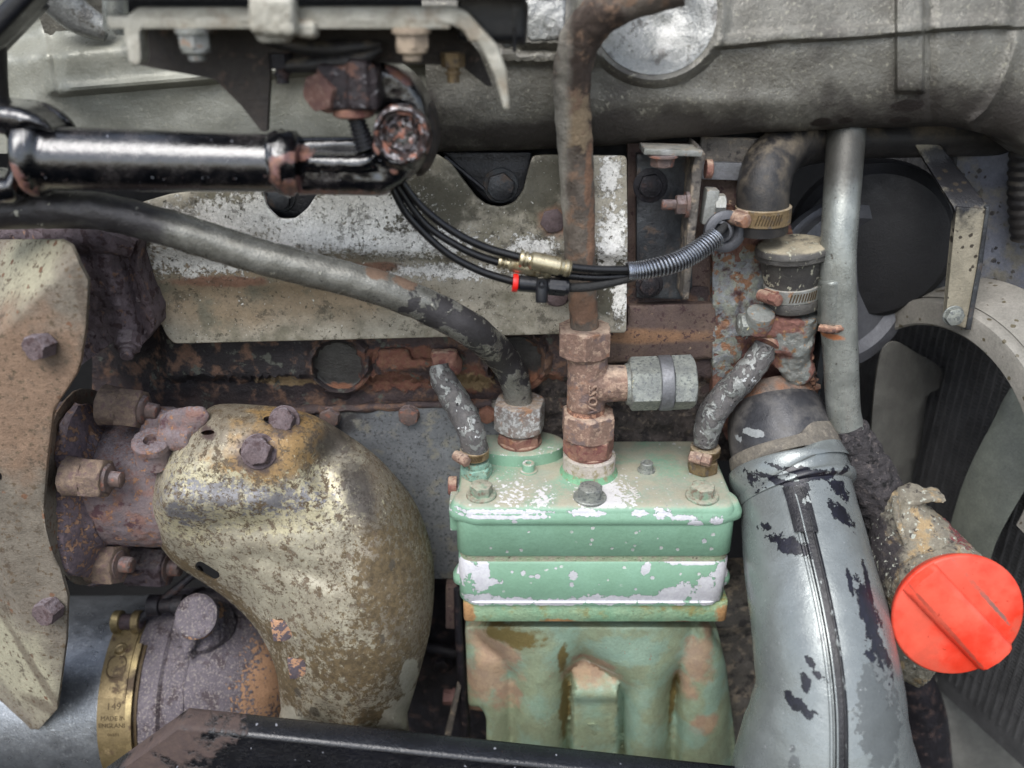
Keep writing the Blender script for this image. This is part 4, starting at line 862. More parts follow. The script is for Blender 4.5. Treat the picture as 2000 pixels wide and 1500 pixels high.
# ================================================================ long worn hose
hz = thing('air_pipe', 'long worn grey pipe sloping down from the left to the compressor', 'pipe', W(1014, 840, 110))
HF = Hh(1015, 863, -112.0)     # point on the inlet flange
dF = -HF.y
hp = [(-80, 410, 215, 40), (40, 408, 215, 39), (110, 408, 212, 38), (190, 412, 208, 37), (262, 427, 205, 36), (380, 461, 200, 36), (500, 499, 196, 35), (620, 530, 190, 34), (740, 562, 180, 34), (850, 606, 165, 34), (925, 648, 150, 33), (978, 695, dF + 25, 31), (1004, 740, dF + 5, 29), (1014, 790, dF, 28)]
emit('pipe', tube(hp, 40, 8, lump=1.6, lsize=26), m_hose, hz)
def upstack(px, py, d): return W(px, py, d)
base = Vector((HF.x, HF.y, -112.0))
m_nutg = mat('white oxidised nut', '8d8a86', '7b6c64', 26, 0.75, 0.1, [dict(c='b2b2b0', s=8, t=0.53, w=0.05), dict(c='9a7154', s=34, t=0.6, w=0.05), dust('a5917c', 0.7)], ((3, 1.4), (9, 0.8)))
kk = K(1015, 840, dF)
emit('hex_adapter', join(hexnut(base + U * 3, U, 45, W(1015, 842, dF).z - base.z - 3, phase=0.35), lathe(base, U, [(42, 0), (44, 3), (44, 6), (40, 8)], 40)), m_rustred, hz, sharp=30)
emit('union_nut', join(lathe(base + U * 22, U, [(34, 0), (34, 16)], 32), hexnut(Vector((base.x, base.y, W(1015, 836, dF).z)), U, 52, W(1015, 781, dF).z - W(1015, 836, dF).z, both=True, phase=0.3, lump=1.5)), m_nutg, hz, sharp=34)

# ================================================================ cables and their connectors
ca = [(742, 330, 215, 6), (768, 372, 212, 7), (800, 425, 206, 7.6), (870, 492, 200, 7.6), (940, 530, 196, 8), (1004, 550, 194, 8)]
cb = [(752, 325, 212, 6), (778, 366, 210, 7), (830, 437, 204, 7.6), (890, 478, 200, 7.6), (935, 500, 197, 8), (976, 513, 194, 8)]
cc = [(770, 320, 216, 6), (790, 362, 214, 7), (830, 410, 209, 7.6), (890, 455, 204, 8), (950, 484, 200, 8), (1016, 503, 198, 8)]
def cable(ctrl, label, mm=None):
    o = emit('air_line', tube(ctrl, 14, 8), mm or m_cable); tag(o, label, 'air line', 'thin black air lines'); return o
cable(ca, 'lowest thin black air line ending at the red ringed connector')
cable(cb, 'middle thin black air line ending at the shorter brass connector')
cable(cc, 'uppermost thin black air line ending at the longer brass connector')
cable([(1100, 520, 198, 8), (1160, 526, 192, 8), (1226, 527, 182, 8.5), (1262, 524, 172, 8)], 'black air line from the longer brass connector into the spring sleeve')
cable([(1060, 528, 188, 7), (1110, 538, 188, 8), (1170, 542, 184, 8), (1226, 538, 176, 8), (1262, 528, 168, 7)], 'middle black air line passing under the longer brass connector to the spring sleeve')
cable([(1104, 562, 188, 9), (1150, 560, 186, 9.5), (1210, 548, 180, 9), (1262, 534, 170, 8)], 'braided grey black line from the red ringed connector to the spring sleeve', m_braid)
def connector(a, b, r, label):
    p, q = W(*a), W(*b); ax = (q - p); L = ax.length; ax = ax.normalized(); r *= K(*a)
    o = emit('brass_connector', lathe(p, ax, [(r * .6, 0), (r * .95, 1), (r, 3), (r, L * .07), (r * .72, L * .08), (r * .72, L * .1), (r * .95, L * .11), (r * .95, L * .15), (r * .75, L * .16), (r * .8, L * .2), (r * 1.08, L * .24), (r * 1.1, L * .76), (r * .92, L * .79), (r * .85, L * .86), (r * 1.02, L * .87), (r * 1.02, L * .93), (r * .8, L * .94), (r * .95, L * .97), (r * .6, L)], 32), m_brass, sharp=25)
    return tag(o, label, 'pipe connector', 'brass push connectors')
connector((1014, 504, 200), (1116, 526, 198), 17, 'longer brass push connector in front of the rusty pipe')
connector((972, 510, 190), (1078, 533, 186), 14, 'shorter brass push connector behind the longer brass one')
cn = thing('plastic_connector', 'black plastic push connector with a bright red ring', 'pipe connector', W(1060, 560, 190))
p, q = W(1012, 553, 196), W(1112, 562, 192); ax = (q - p).normalized(); L = (q - p).length; r = 16 * K(1050, 555, 195)
emit('connector_body', join(lathe(p, ax, [(r * .8, 0), (r, 1), (r, L * .36), (r * .85, L * .38), (r * .85, L * .55), (r * 1.0, L * .57), (r * 1.0, L * .97), (r * .8, L)], 32), hexnut(p + ax * L * .6, ax, r * 1.14, L * .33)), m_blkpl, cn, sharp=30)
emit('red_ring', lathe(p - ax * 6, ax, [(r * .7, -3), (r * 1.1, -3), (r * 1.15, 0), (r * 1.1, 5), (r * .7, 6)], 32), m_redp, cn)
dn = (V(0, -.25, -1)); emit('release_stub', join(lathe(W(1058, 558, 205), dn, [(9, -8), (10, 0), (10, 24), (9, 27), (5, 27), (5, 18)], 20), lathe(W(1058, 553, 214), F, [(7, -6), (8, 3), (4, 3), (4, -3)], 16)), m_blkpl, cn)
# spring sleeve: ribbed conduit and grommet
cd = thing('spring_sleeve', 'black corrugated sleeve wrapped in bright wire between the air lines and the grommet', 'cable sleeve', W(1310, 520, 160))
ctl = crom([(*W(1226, 530, 180), 16), (*W(1262, 527, 176), 17), (*W(1320, 512, 160), 18.5), (*W(1362, 490, 142), 19), (*W(1398, 464, 118), 19)], 50)
pts = [Vector(c[:3]) for c in ctl]
emit('sleeve_tube', sweep(pts, [c[3] * K(1310, 500, 160) for c in ctl], 24), m_cable, cd)
hel = []; N = 34 * 16; e1 = None
tot = len(pts) - 1
for i in range(N + 1):
    t = i / N * tot; j = min(int(t), tot - 1); f = t - j; p = pts[j].lerp(pts[j + 1], f); a = (pts[j + 1] - pts[j]).normalized()
    n1 = U.cross(a).normalized(); n2 = a.cross(n1); th = 2 * math.pi * i / 16
    hel.append(p + (n1 * math.cos(th) + n2 * math.sin(th)) * (ctl[j][3] * K(1310, 500, 160) + 0.6))
emit('wire_coil', sweep(hel, [1.5] * len(hel), 6), m_wire, cd)
emit('inner_line', tube([(1394, 466, 118, 8), (1408, 450, 104, 8), (1416, 440, 90, 7)], 12), m_braid, cd)
gr = emit('grommet', join(lathe(W(1412, 450, 70), V(0.1, -1, .1), [(34, 0), (36, 4), (36, 14), (30, 18), (22, 18), (19, 12), (19, 2)], 40), lathe(W(1408, 452, 82), V(-.3, -1, 0), [(18, 0), (19, 4), (15, 5), (14, 0)], 30)), m_pulley); tag(gr, 'slate grey rubber grommet ring at the end of the spring sleeve', 'grommet')

# ================================================================ vertical rusty pipe, tee and nuts
TB = Hh(1150, 912, -128.0); dT = -TB.y; xT = TB.x
vp = thing('steel_pipe', 'rusting steel pipe rising from the tee fitting and bending right at the top', 'pipe', Vector((xT, TB.y, 150)))
pp = [(1141, 655, dT, 27.5), (1139, 600, dT, 28), (1134, 520, dT + 2, 29.5), (1131, 440, dT + 6, 31), (1126, 340, dT + 12, 33), (1121, 250, dT + 18, 35), (1117, 180, dT + 24, 36), (1121, 120, dT + 30, 38), (1140, 66, dT + 40, 40), (1180, 24, dT + 52, 40), (1240, -6, dT + 60, 40), (1330, -30, dT + 64, 40)]
emit('pipe', tube(pp, 44, 10, lump=2.2, lsize=24), m_pipe, vp)
tee = thing('tee_fitting', 'rusty tee fitting with raised lettering standing on the compressor', 'pipe fitting', Vector((xT, TB.y, -100)))
def hT(py): return W(1150, py, dT).z
def cT(py, px=None):
    p = W(px or 1146, py, dT); return Vector((p.x, TB.y, p.z))
emit('thread_adapter', join(lathe(cT(888, 1150), U, [(43, -6), (44, 0), (44, 8), (41, 11)], 40), hexnut(cT(882, 1149), U, 49, hT(851) - hT(882) + 4, phase=0.15, both=True, lump=1.0)), m_rustred, tee, sharp=32)
emit('compression_nut', join(lathe(cT(856, 1148), U, [(40, -6), (42, 6)], 40), hexnut(cT(850, 1147), U, 53, hT(802) - hT(850), both=True, phase=0.52, lump=1.6, ch=1.2)), m_rustnut, tee, sharp=32)
emit('collar', lathe(cT(798, 1144), U, [(34, -12), (35, 0), (33, 4)], 36), m_rust, tee)
x0 = cT(750, 1142)
body = fuse(join(lathe(cT(796, 1144), U, [(30, 0), (35, 3), (36, hT(696) - hT(796) - 6), (34, hT(696) - hT(796))], 40),
                 lathe(Vector((x0.x + 8, x0.y, cT(750, 1142).z)), V(1, 0, 0.03), [(38, 0), (37, 14), (34, 28), (33, 80), (36, 84)], 36)), 2.6, 3, 1.2, 10)
emit('tee_body', body, m_rustnut, tee)
emit('upper_nut', join(lathe(cT(695, 1141), U, [(36, -2), (40, 6), (40, 10)], 36), hexnut(cT(690, 1140), U, 51, hT(637) - hT(690), both=True, phase=0.5, lump=1.5, ch=0.9)), m_rustnut, vp, sharp=32)
text('VOSS', Vector((cT(762, 1150).x + 5, TB.y - 39, cT(762).z)), 24, facing(F, U, 90), m_rustnut, tee, 3.0)
vx = thing('test_valve', 'grey plated hexagonal valve screwed sideways into the rusty tee', 'valve', W(1300, 750, dT))
bx = W(1228, 750, dT); bx.y = TB.y; axv = V(1, 0, 0.035)
emit('hex_body', join(hexnut(bx, axv, 50, 56, both=True, phase=0.25, sides=6), lathe(bx, axv, [(37, -6), (40, 2)], 36, lump=2, lsize=7)), m_galv, vx, sharp=30)
emit('middle_ring', lathe(bx + axv * 53, axv, [(46, 0), (50, 1), (51, 3), (51, 22), (49, 24), (44, 25)], 44), m_galvd, vx, sharp=30)
emit('hex_cap', hexnut(bx + axv * 78, axv, 51, 40, phase=0.3), m_galv, vx, sharp=30)

# ================================================================ rusty sheet cover on the left
lc = thing('left_cover', 'rusty tan folded sheet metal cover along the left edge', 'sheet metal cover', W(60, 1400, 250))
lo = [(-60, 470), (120, 469), (140, 480), (158, 520), (173, 548), (168, 640), (158, 705), (150, 730), (112, 790), (104, 805), (92, 905), (86, 985), (98, 1040), (118, 1110), (133, 1165), (130, 1250), (112, 1385), (76, 1425), (-60, 1418)]
def d_lc(x, y):
    d = 262
    s1 = (x - (-20)) * 0.0 + (660 - y) - (x) * 1.0     # above the upper fold line from (0,660) to (150,510)
    if s1 > 0: d -= 0.9 * (s1 - 18 * (1 - math.exp(-s1 / 18)))
    s2 = (y - 1085) - x * 2.65                           # below the lower fold
    if s2 > 0: d -= s2 * 0.28
    return d + 1.5 * mnoise.noise(Vector((x / 40, y / 40, 0)))
emit('cover_sheet', patch(lo, d_lc, 7, 9, rnd=2, holes=[ell(-2, 932, 6, 9)], feats=[([(-40, 700), (160, 500)], (-3, 0, 3), 6), ([(-20, 1032), (118, 1398)], (-3, 0, 3), 6)]), m_lcover, lc)
m_lb = mat('rough purple rust bolt', '5b4e50', '6a5c5d', 14, 0.75, 0.1, [dict(c='4c3b3b', s=14, t=0.57, w=0.05), dust('928a90', 0.6, 6)], ((3, 1.6), (8, 1.2)))
for px, py, dd in ((91, 671, 262), (105, 1185, 262)):
    bolt(lc, W(px, py, dd), V(-0.25, -1, 0.1), 26 * K(px, py, dd), 30, m_lb, 0, lump=3.0)

# ================================================================ exhaust manifold: dark rough casting below the plate's left end
em = thing('exhaust_manifold', 'dark scaly exhaust manifold casting left of the shield plate', 'exhaust manifold', W(240, 700, 60))
def d_em(x, y):
    d = 95 + 34 * math.exp(-((x - (215 + (y - 560) * 0.28)) / 34) ** 2) - 20 * math.exp(-((x - (262 + (y - 560) * 0.25)) / 9) ** 2) + 10 * math.exp(-((x - (285 + (y - 560) * 0.2)) / 16) ** 2)
    d -= 50 * sstep(170, 130, x) * sstep(600, 640, y)
    return d + 6 * mnoise.fractal(Vector((x / 20, y / 20, 0)), .7, 2, 4)
emit('manifold_body', patch([(80, 440), (270, 440), (268, 520), (300, 620), (300, 645), (262, 690), (228, 662), (190, 690), (150, 720), (100, 720)], d_em, 70, 7), m_exh, em)
ax = V(0.1, -0.75, -0.6); p = W(252, 655, 118)
emit('stud_nut', join(hexnut(p, ax, 24, 26, lump=2), lathe(p + ax * 24, ax, [(15, 0), (16, 8), (12, 10), (11, 20), (9, 22)], 20, lump=1)), m_exh, em, sharp=34)
emit('manifold_top', tube([(-40, 436, 10, 46), (60, 444, 20, 42), (130, 452, 80, 38), (200, 460, 110, 36), (262, 480, 100, 26)], 20, 6, lump=5), m_exh, em)
# ---- joint of the exhaust elbow
ej = thing('exhaust_elbow', 'rust scaled exhaust elbow with a studded flange left of the heat shield', 'exhaust elbow', W(240, 1130, 80))
ec = W(182, 948, 62)
def star(i, th, r):
    return r * (1 + 0.10 * math.cos(4 * (th - 0.35)))
kz = K(182, 948, 62)
emit('rear_flange', lathe(ec + V(-22, 0, 0), X, [(150, -16), (182, -14), (184, 0), (180, 14), (150, 16)], 72, rfun=star, lump=6, lsize=22), m_exho, ej)
emit('gasket_plate', lathe(ec + V(-4, 0, 0), V(1, 0.10, 0), [(120, -2), (205, -2), (205, 1), (120, 1)], 60, rfun=lambda i, th, r: r * (1 + .06 * math.cos(2 * th + 1)), lump=2, lsize=60), m_lcover, ej)
emit('front_flange', lathe(ec + V(18, 0, 0), X, [(100, -16), (168, -16), (178, -6), (178, 8), (160, 18), (130, 22), (116, 34)], 72, rfun=star, lump=7, lsize=20), m_exho, ej)
eb = W(300, 945, 70)
emit('elbow_body', fuse(join(utube([(ec + V(10, 0, 0), 118), (ec + V(70, 0, 4), 122), (ec + V(150, 0, 2), 122), (ec + V(240, 0, 0), 118), (W(480, 960, 110), 104)], 40), tube([(290, 830, 80, 38), (350, 840, 90, 44), (400, 850, 100, 40)], 16)), 5, 3, 2.0, 12), m_exhbody, ej)
emit('collar_lug', fuse(join(tube([(330, 838, 150, 36), (375, 820, 160, 30), (402, 803, 165, 14)], 16, flat=0.5), tube([(320, 850, 150, 30), (380, 855, 160, 30)], 16)), 4, 4, 1.5, 9), m_exhbody, ej)
bp = W(296, 868, 172)
emit('threaded_boss', join(lathe(bp - V(0.1, -.3, 1) * 24, V(0.1, -.3, 1), [(34, -14), (31, 0), (30, 20), (33, 22), (33, 34), (29, 38), (13, 38), (11, 24)], 40, lump=2.0, lsize=10)), m_exhbody, ej)
def stud(px, py, d, L=1.0, ax=V(1, -0.12, 0.0), mn=None):
    c = W(px, py, d); k = K(px, py, d); ax = ax.normalized()
    s = emit('stud_nut', join(lathe(c, ax, [(40 * k, -6), (39 * k, 0), (37 * k, 34 * k * L)], 28, lump=2.5, lsize=14), hexnut(c + ax * 32 * k * L, ax, 41 * k, 44 * k, phase=0.5, lump=1.2)), mn or m_exho, ej, sharp=34)
    emit('stud', join(lathe(c + ax * 74 * k * L, ax, [(31 * k, -2), (30 * k, 6), (27 * k, 12 * k), (16 * k, 14 * k), (15 * k, 34 * k), (11 * k, 36 * k)], 24, lump=2.2, lsize=8)), m_bolt, s)
m_nutO = mat('orange brown stud nut', '83705f', '6a5a50', 12, 0.8, 0, [dict(c='6a5652', s=9, t=0.57, w=0.04)], ((3, 1.3),))
stud(208, 791, 95, 0.9, V(1, -.05, -.12), m_nutO); stud(138, 930, 208, 0.9, V(1, -0.05, -.05), m_nutO); stud(172, 1100, 150, 0.8, V(1, -.15, 0.06), m_nutO)
stud(262, 1104, 40, 0.8, V(1, -.1, 0), m_exh)
emit('lower_disc', lathe(W(235, 1120, 60), V(0.25, -.45, -1), [(62, 0), (66, 4), (60, 8)], 40, lump=2), m_exho, ej)

# ================================================================ heat shield dome
hs_th = thing('heat_shield', 'dented patchy tan heat shield bulging over the exhaust elbow', 'heat shield', W(660, 1425, 200))
so = [(405, 800), (440, 791), (500, 793), (562, 800), (615, 815), (668, 845), (725, 885), (770, 930), (805, 975), (830, 1030), (845, 1090), (848, 1150), (842, 1220), (830, 1275), (812, 1340), (795, 1395), (778, 1440), (556, 1440), (549, 1385), (541, 1320), (522, 1265), (490, 1215), (445, 1172), (400, 1140), (350, 1108), (315, 1070), (300, 1035), (291, 990), (298, 935), (315, 890), (345, 850)]
so = crom(so, 3, closed=True)
spine = crom([(330, 980), (420, 965), (520, 985), (600, 1040), (660, 1120), (690, 1220), (690, 1320), (685, 1460)], 6)
def d_hs(x, y):
    q = min(segdist(x, y, spine[i], spine[i + 1]) for i in range(0, len(spine) - 1))
    e = edist(x, y, so); w = q + e + 1e-3; u = q / w
    base = 118 + 80 * sstep(950, 1350, y)
    hgt = 128 - 30 * sstep(1150, 1400, y)
    d = base + hgt * (1 - u ** 2.4) ** 0.75
    d -= 30 * gau(x, y, 652, 892, 40, 44)                       # deep dent at the upper right
    d += 12 * gau(x, y, 560, 850, 60, 40)
    d -= 14 * math.exp(-((y - (1040 - (x - 330) * 0.1)) / 34) ** 2) * sstep(300, 380, x) * sstep(620, 520, x)   # crease of the elbow
    d += 12 * math.exp(-((y - (985 + (x - 330) * 0.05)) / 30) ** 2) * sstep(300, 380, x) * sstep(600, 500, x)
    d -= 20 * math.exp(-(((x - 640) * 0.75 - (y - 960) * 0.66) / 24) ** 2) * sstep(560, 640, x) * sstep(760, 700, x) * sstep(1000, 930, y)
    d += 12 * gau(x, y, 740, 1000, 40, 80)
    d -= 9 * math.exp(-((y - 1120 - (x - 600) * 0.3) / 22) ** 2) * sstep(450, 520, x) * sstep(700, 600, x)
    d += 4 * mnoise.noise(Vector((x / 60, y / 60, 0))) + 1.2 * mnoise.noise(Vector((x / 18, y / 18, 4)))
    return d
holes = [ell(405, 846, 14, 6, -8), slot(405, 1115, 34, 9.5, 32), ell(527, 822, 14, 9, 10), ell(481, 882, 14, 12, 0), slot(552, 1231, 22, 13, 60), slot(584, 1305, 16, 13, 88)]
emit('shield_sheet', patch(so, d_hs, 5, 8.5, holes=holes, rnd=3), m_dome, hs_th, sharp=60)
for px, py, r in ((556, 822, 25), (507, 882, 28)):
    bolt(hs_th, W(px, py, d_hs(px, py) - 4), V(0.05, -0.85, 0.5), r * K(px, py, 200), 26, m_lb, r * 1.25 * K(px, py, 200), lump=3.2)
for px, py in ((552, 1231), (584, 1305)):
    emit('slot_backing', box(W(px, py, d_hs(px, py) - 9), 40, 6, 50, rot2(0), 2), m_slot, hs_th)

# ================================================================ turbine housing, band clamp and aluminium pipe
tc = W(372, 1340, 20)
th_ = thing('turbine_housing', 'purple grey turbine housing with a rough boss in the lower left', 'turbine housing', tc - U * 230)
emit('housing_shell', lathe(tc + V(-50, 0, 0), X, [(150, -20), (205, -14), (216, 0), (219, 50), (221, 60), (214, 66), (220, 80), (222, 130), (214, 180), (196, 220), (160, 262), (110, 290), (50, 300)], 90, lump=3, lsize=26), m_turbo, th_)
emit('casting_boss', fuse(join(lathe(W(388, 1222, 92), V(-0.15, -.75, .7), [(60, -50), (58, 0), (50, 10), (10, 11)], 30), box(W(382, 1240, 84), 90, 60, 80, rot2(15), 12), tube([(376, 1236, 118, 26), (368, 1262, 140, 12), (364, 1290, 160, 5)], 14)), 4, 4, 3.5, 12), m_turbo, th_)
emit('boss_plug', lathe(W(384, 1204, 128), V(-0.15, -.75, .7), [(46, -6), (46, 4), (40, 9), (6, 9)], 34, lump=1.5), m_turbo, th_)
emit('casting_seam', utube([(tc + V(62, -219 * math.cos(a), 219 * math.sin(a)), 5) for a in [math.radians(t) for t in range(64, -30, -10)]], 8, 3, lump=2), m_turbo, th_)
ap = thing('aluminium_pipe', 'dull aluminium pipe entering the gold clamp at the bottom left', 'pipe', tc + V(-300, 0, -200))
emit('pipe', lathe(tc + V(-56, 0, 0), -X, [(202, -10), (204, 30), (204, 60), (201, 70), (202, 620)], 96, lump=1.2, lsize=60), m_alu, ap)
bc = thing('band_clamp', 'gold band clamp stamped MADE IN ENGLAND joining pipe and turbine housing', 'band clamp', tc + V(-60, 0, -230))
def arc_band(x0_, x1_, r, t, a0, a1, n=40, taper=None):
    vs_, fs = [], []
    for i in range(n + 1):
        a = math.radians(a0 + (a1 - a0) * i / n)
        tx = taper(i / n) if taper else (x0_, x1_)
        for xx, rr in ((tx[0], r), (tx[1], r), (tx[1], r + t), (tx[0], r + t)):
            vs_.append(tc + V(xx, -rr * math.cos(a), rr * math.sin(a)))
    for i in range(n):
        for k in range(4): fs.append((i * 4 + k, i * 4 + (k + 1) % 4, i * 4 + 4 + (k + 1) % 4, i * 4 + 4 + k))
    fs.append((0, 1, 2, 3)); fs.append(tuple(n * 4 + k for k in range(4))); return vs_, fs
emit('strap', arc_band(-112, -50, 214, 4, -70, 78), m_gold, bc, sharp=30)
emit('outer_strap', arc_band(-110, -54, 219, 3, 38, 80), m_gold, bc, sharp=30)
emit('inner_channel', arc_band(-50, -38, 216, 12, -70, 66), m_gold, bc, sharp=30)
emit('retainer_lip', arc_band(-36, -30, 216, 4, -70, 66), m_goldin, bc, sharp=30)
def onband(a, x, r=218.5): a = math.radians(a); return tc + V(x, -r * math.cos(a), r * math.sin(a)), V(0, -math.cos(a), math.sin(a))
lp, ln = onband(77, -80, 226)
emit('strap_loop', lathe(lp + V(-30, 0, 10), X, [(22, 0), (24, 2), (24, 16), (22, 17)], 30), m_gold, bc)
emit('strap_loop', lathe(lp + V(12, 0, 10), X, [(22, 0), (24, 2), (24, 16), (22, 17)], 30), m_gold, bc)
emit('trunnion', lathe(lp + V(-34, 0, 10), X, [(14, 0), (17, 2), (17, 62), (14, 64)], 30), mat('dark purple pin', '4c4044', '5c4c4c', 14, 0.6, 0.2, [], ((3, 1),)), bc)
t2 = W(330, 1182, 60)
emit('trunnion', join(lathe(t2 + V(-44, 0, 0), X, [(18, 0), (22, 2), (22, 26), (18, 28)], 28), lathe(t2 + V(-20, 0, 0), X, [(16, 0), (16, 40)], 20), lathe(t2 + V(10, 0, 0), X, [(19, 0), (23, 2), (23, 22), (19, 24)], 28)), m_dark, bc)
b0, b1 = lp + V(20, -4, 12), W(392, 1110, 20)
zz = [b0.lerp(b1, i / 80) for i in range(81)]
emit('clamp_bolt', sweep(zz, [8.5 + (1.0 if (i % 2 and i < 50) else 0) for i in range(81)], 16), m_dark, bc, sharp=60)
p_, n_ = onband(63, -82, 222); emit('rivet', lathe(p_, n_, [(13, -1), (15, 1), (12, 3), (8, 1), (7, 4), (2, 5)], 26), m_gold, bc)
p_, n_ = onband(54, -82, 221.5); emit('strap_slot', lathe(p_, n_, [(19, -1), (19.5, 0.6), (17, 0.8), (16, -0.5)], 30, rfun=lambda i, th, r: r * (1 + 0.35 * abs(math.sin(th)))), m_goldin, bc)
for body, a, sz, sx in (('JHE', 41.5, 17, 1.0), ('149', 33.5, 19, 1.1), ('MADE IN', 27.3, 13, 1.0), ('ENGLAND', 23.4, 13, 1.0), ('06551', 18.4, 9, 1.1)):
    p_, n_ = onband(a, -78, 218.2); text(body, p_, sz, facing(n_, U), m_goldin, bc, 0.4, sx=sx)

# ================================================================ black beam along the bottom
beam = thing('chassis_beam', 'glossy black steel beam with a bare rusty corner crossing the bottom', 'beam', W(800, 1600, 470))
def beamv():
    A_, B_ = W(372, 1381, 452), W(1700, 1523, 452)
    prof = [(0, -8), (0, -2), (2, 0), (8, 0), (36, -1), (41, -4), (43, -9), (43, -30), (45, -34), (45, -330), (0, -330)]
    cols = [0, .004, .01, .02, .05, .1, .2, .35, .5, .65, .8, .9, 1]; vs_ = []; fs = []
    for c in cols:
        for f, t in prof:
            xl = A_.x + t * 1.02; x = xl + (B_.x - xl) * c; q = (x - A_.x) / (B_.x - A_.x)
            p = A_.lerp(B_, q); vs_.append(Vector((x, p.y - f, p.z + t)))
    m = len(prof)
    for i in range(len(cols) - 1):
        for k in range(m): fs.append((i * m + k, i * m + (k + 1) % m, (i + 1) * m + (k + 1) % m, (i + 1) * m + k))
    fs.append(tuple(range(m))); fs.append(tuple((len(cols) - 1) * m + k for k in range(m))); return vs_, fs
emit('beam_body', beamv(), m_beam, beam, sharp=60)
# ================================================================ green compressor
cp = thing('air_compressor', 'chipped green twin cylinder air compressor in the middle of the picture', 'air compressor', W(1160, 1480, 150))
DF = 228.0
def kx_(px, py, d=DF): return W(px, py, d).x
h_top = W(1160, 992, DF).z
def hz_(py, d=DF): return W(1160, py, d).z
yf = -DF; yb = Hh(1160, 857, h_top).y
x0, x1 = kx_(890, 1060), kx_(1437, 1060)
def rr(xa, xb, ya, yb_, r, seg=7): return rpoly([(xa, ya), (xb, ya), (xb, yb_), (xa, yb_)], r, seg)
def ears(xa, xb, ya, yb_, e, w, r=24):
    """outline with bolt ears standing out at the front corners and the middle of the sides"""
    return rpoly([(xa + 26, ya), (xb - 26, ya), (xb + e, ya + 22), (xb + e, ya + 22 + w), (xb, ya + 48 + w), (xb, yb_), (xa, yb_), (xa, ya + 48 + w), (xa - e, ya + 22 + w), (xa - e, ya + 22)], [18, 18, 16, 14, 14, 22, 22, 14, 14, 16], 6)
ht, hb_ = h_top, hz_(1088)
top_o = ears(x0 + 3, x1 - 3, yf - 2.5, yb, 16, 30)
body_o = rr(x0, x1, yf, yb, 34)
hcol = loft(body_o, [(hb_, 3), (hb_ + 3, 0), (ht - 34, 1), (ht - 10, 2), (ht - 3, 6), (ht, 13)])
emit('cover_casting', join(hcol), m_green, cp, sharp=50)
emit('cover_rim', loft(top_o, [(ht - 37, 3), (ht - 34, 0), (ht - 22, 0), (ht - 12, 5), (ht - 4, 9), (ht - 1.2, 15)]), m_green, cp, sharp=50)
gk = hz_(1100)
emit('gasket', loft(rr(x0 + 5, x1 - 5, yf + 5, yb, 32), [(gk - 2, 0), (hb_ + 1, 0)]), m_gasket, cp, sharp=50)
hm = hz_(1181)
emit('valve_plate', loft(rr(x0 + 1, x1 - 2, yf + 1, yb, 34), [(hm, 4), (hm + 4, 1), (gk - 4, 1), (gk, 4)]), m_greenp, cp, sharp=50)
emit('plate_ears', loft(ears(x0 + 4, x1 - 5, yf + 6, yb, 14, 26), [(hz_(1160), 4), (hz_(1157), 0), (hz_(1146), 0), (hz_(1130), 11)]), m_greenp, cp, sharp=50)
emit('lower_lip', loft(rr(x0 + 10, x1 - 10, yf - 1, yb, 34), [(hm - 3, 2), (hm + 5, 0), (hm + 8, 3)]), m_greenp, cp, sharp=50)
hf = hz_(1222)
emit('base_flange', loft(rr(kx_(904, 1200), kx_(1424, 1200), yf + 8, yb, 12, 4), [(hf, 4), (hf + 4, 0), (hm - 4, 0), (hm - 2, 2)]), m_green2, cp, sharp=50)
# lug on the left side
emit('side_lug', box(Vector((x0 - 5, yf + 70, hz_(1035))), 16, 60, 60, None, 4), m_green, cp)
emit('side_plug', lathe(Vector((x0 - 2, yf + 100, hz_(1006))), -X, [(18, 0), (18, 14), (16, 16)], 20), m_rustred, cp)
# crankcase
def d_ck(x, y):
    d = DF - 104
    def bump(c, w, h):
        q = (x - c) / w; return h * math.sqrt(max(0.0, 1 - q * q)) if abs(q) < 1 else 0.0
    wa = lerp_tab([(1222, 128), (1330, 58), (1600, 54)], y); wb = lerp_tab([(1222, 150), (1360, 46), (1600, 44)], y)
    cb = lerp_tab([(1222, 1232), (1360, 1262), (1600, 1262)], y)
    a = bump(1054, wa, 72); b = bump(cb, wb, 80); m = sstep(1110, 1124, x) * sstep(1218, 1204, x)
    c = m * (64 * sstep(1275, 1362, y) - 9 * sstep(1362, 1374, y)); e = bump(1372, lerp_tab([(1222, 20), (1300, 52), (1600, 60)], y), 62); g = bump(964, 46, 40) * sstep(1240, 1300, y)
    k = 7.0; s = sum(math.exp(v / k) for v in (a, b, c, e, g)); d += k * math.log(s) - k * math.log(5)
    d -= 10 * math.exp(-((x - 1106) / 7) ** 2) * sstep(1280, 1320, y) + 10 * math.exp(-((x - 1322) / 7) ** 2) * sstep(1290, 1330, y)
    return d + 2 * mnoise.noise(Vector((x / 40, y / 40, 1)))
ck = [(908, 1222), (1400, 1224), (1418, 1300), (1430, 1400), (1440, 1480), (1445, 1560), (1000, 1560), (950, 1500), (950, 1400), (938, 1380), (915, 1380)]
emit('crankcase', patch(rpoly(ck, 10, 3), d_ck, 60, 6, rnd=7, back=60), m_crank, cp, sharp=60)
text('L', Vector((kx_(1160, 1448, 205), -(d_ck(1160, 1448)) - 0.5, W(1160, 1448, 205).z)), 44, facing(F, U, 180), m_crank, cp, 2.0)
# inlet flange on top
fo = [(kx_(1012, 872, dF) + 92 * math.cos(a) * (1 if abs(math.cos(a)) < .6 else 1.0), HF.y + 54 * math.sin(a)) for a in [2 * math.pi * i / 48 for i in range(48)]]
emit('inlet_flange', loft(fo, [(ht - 2, 0), (-114, 0), (-111.5, 4)]), m_green, cp, sharp=50)
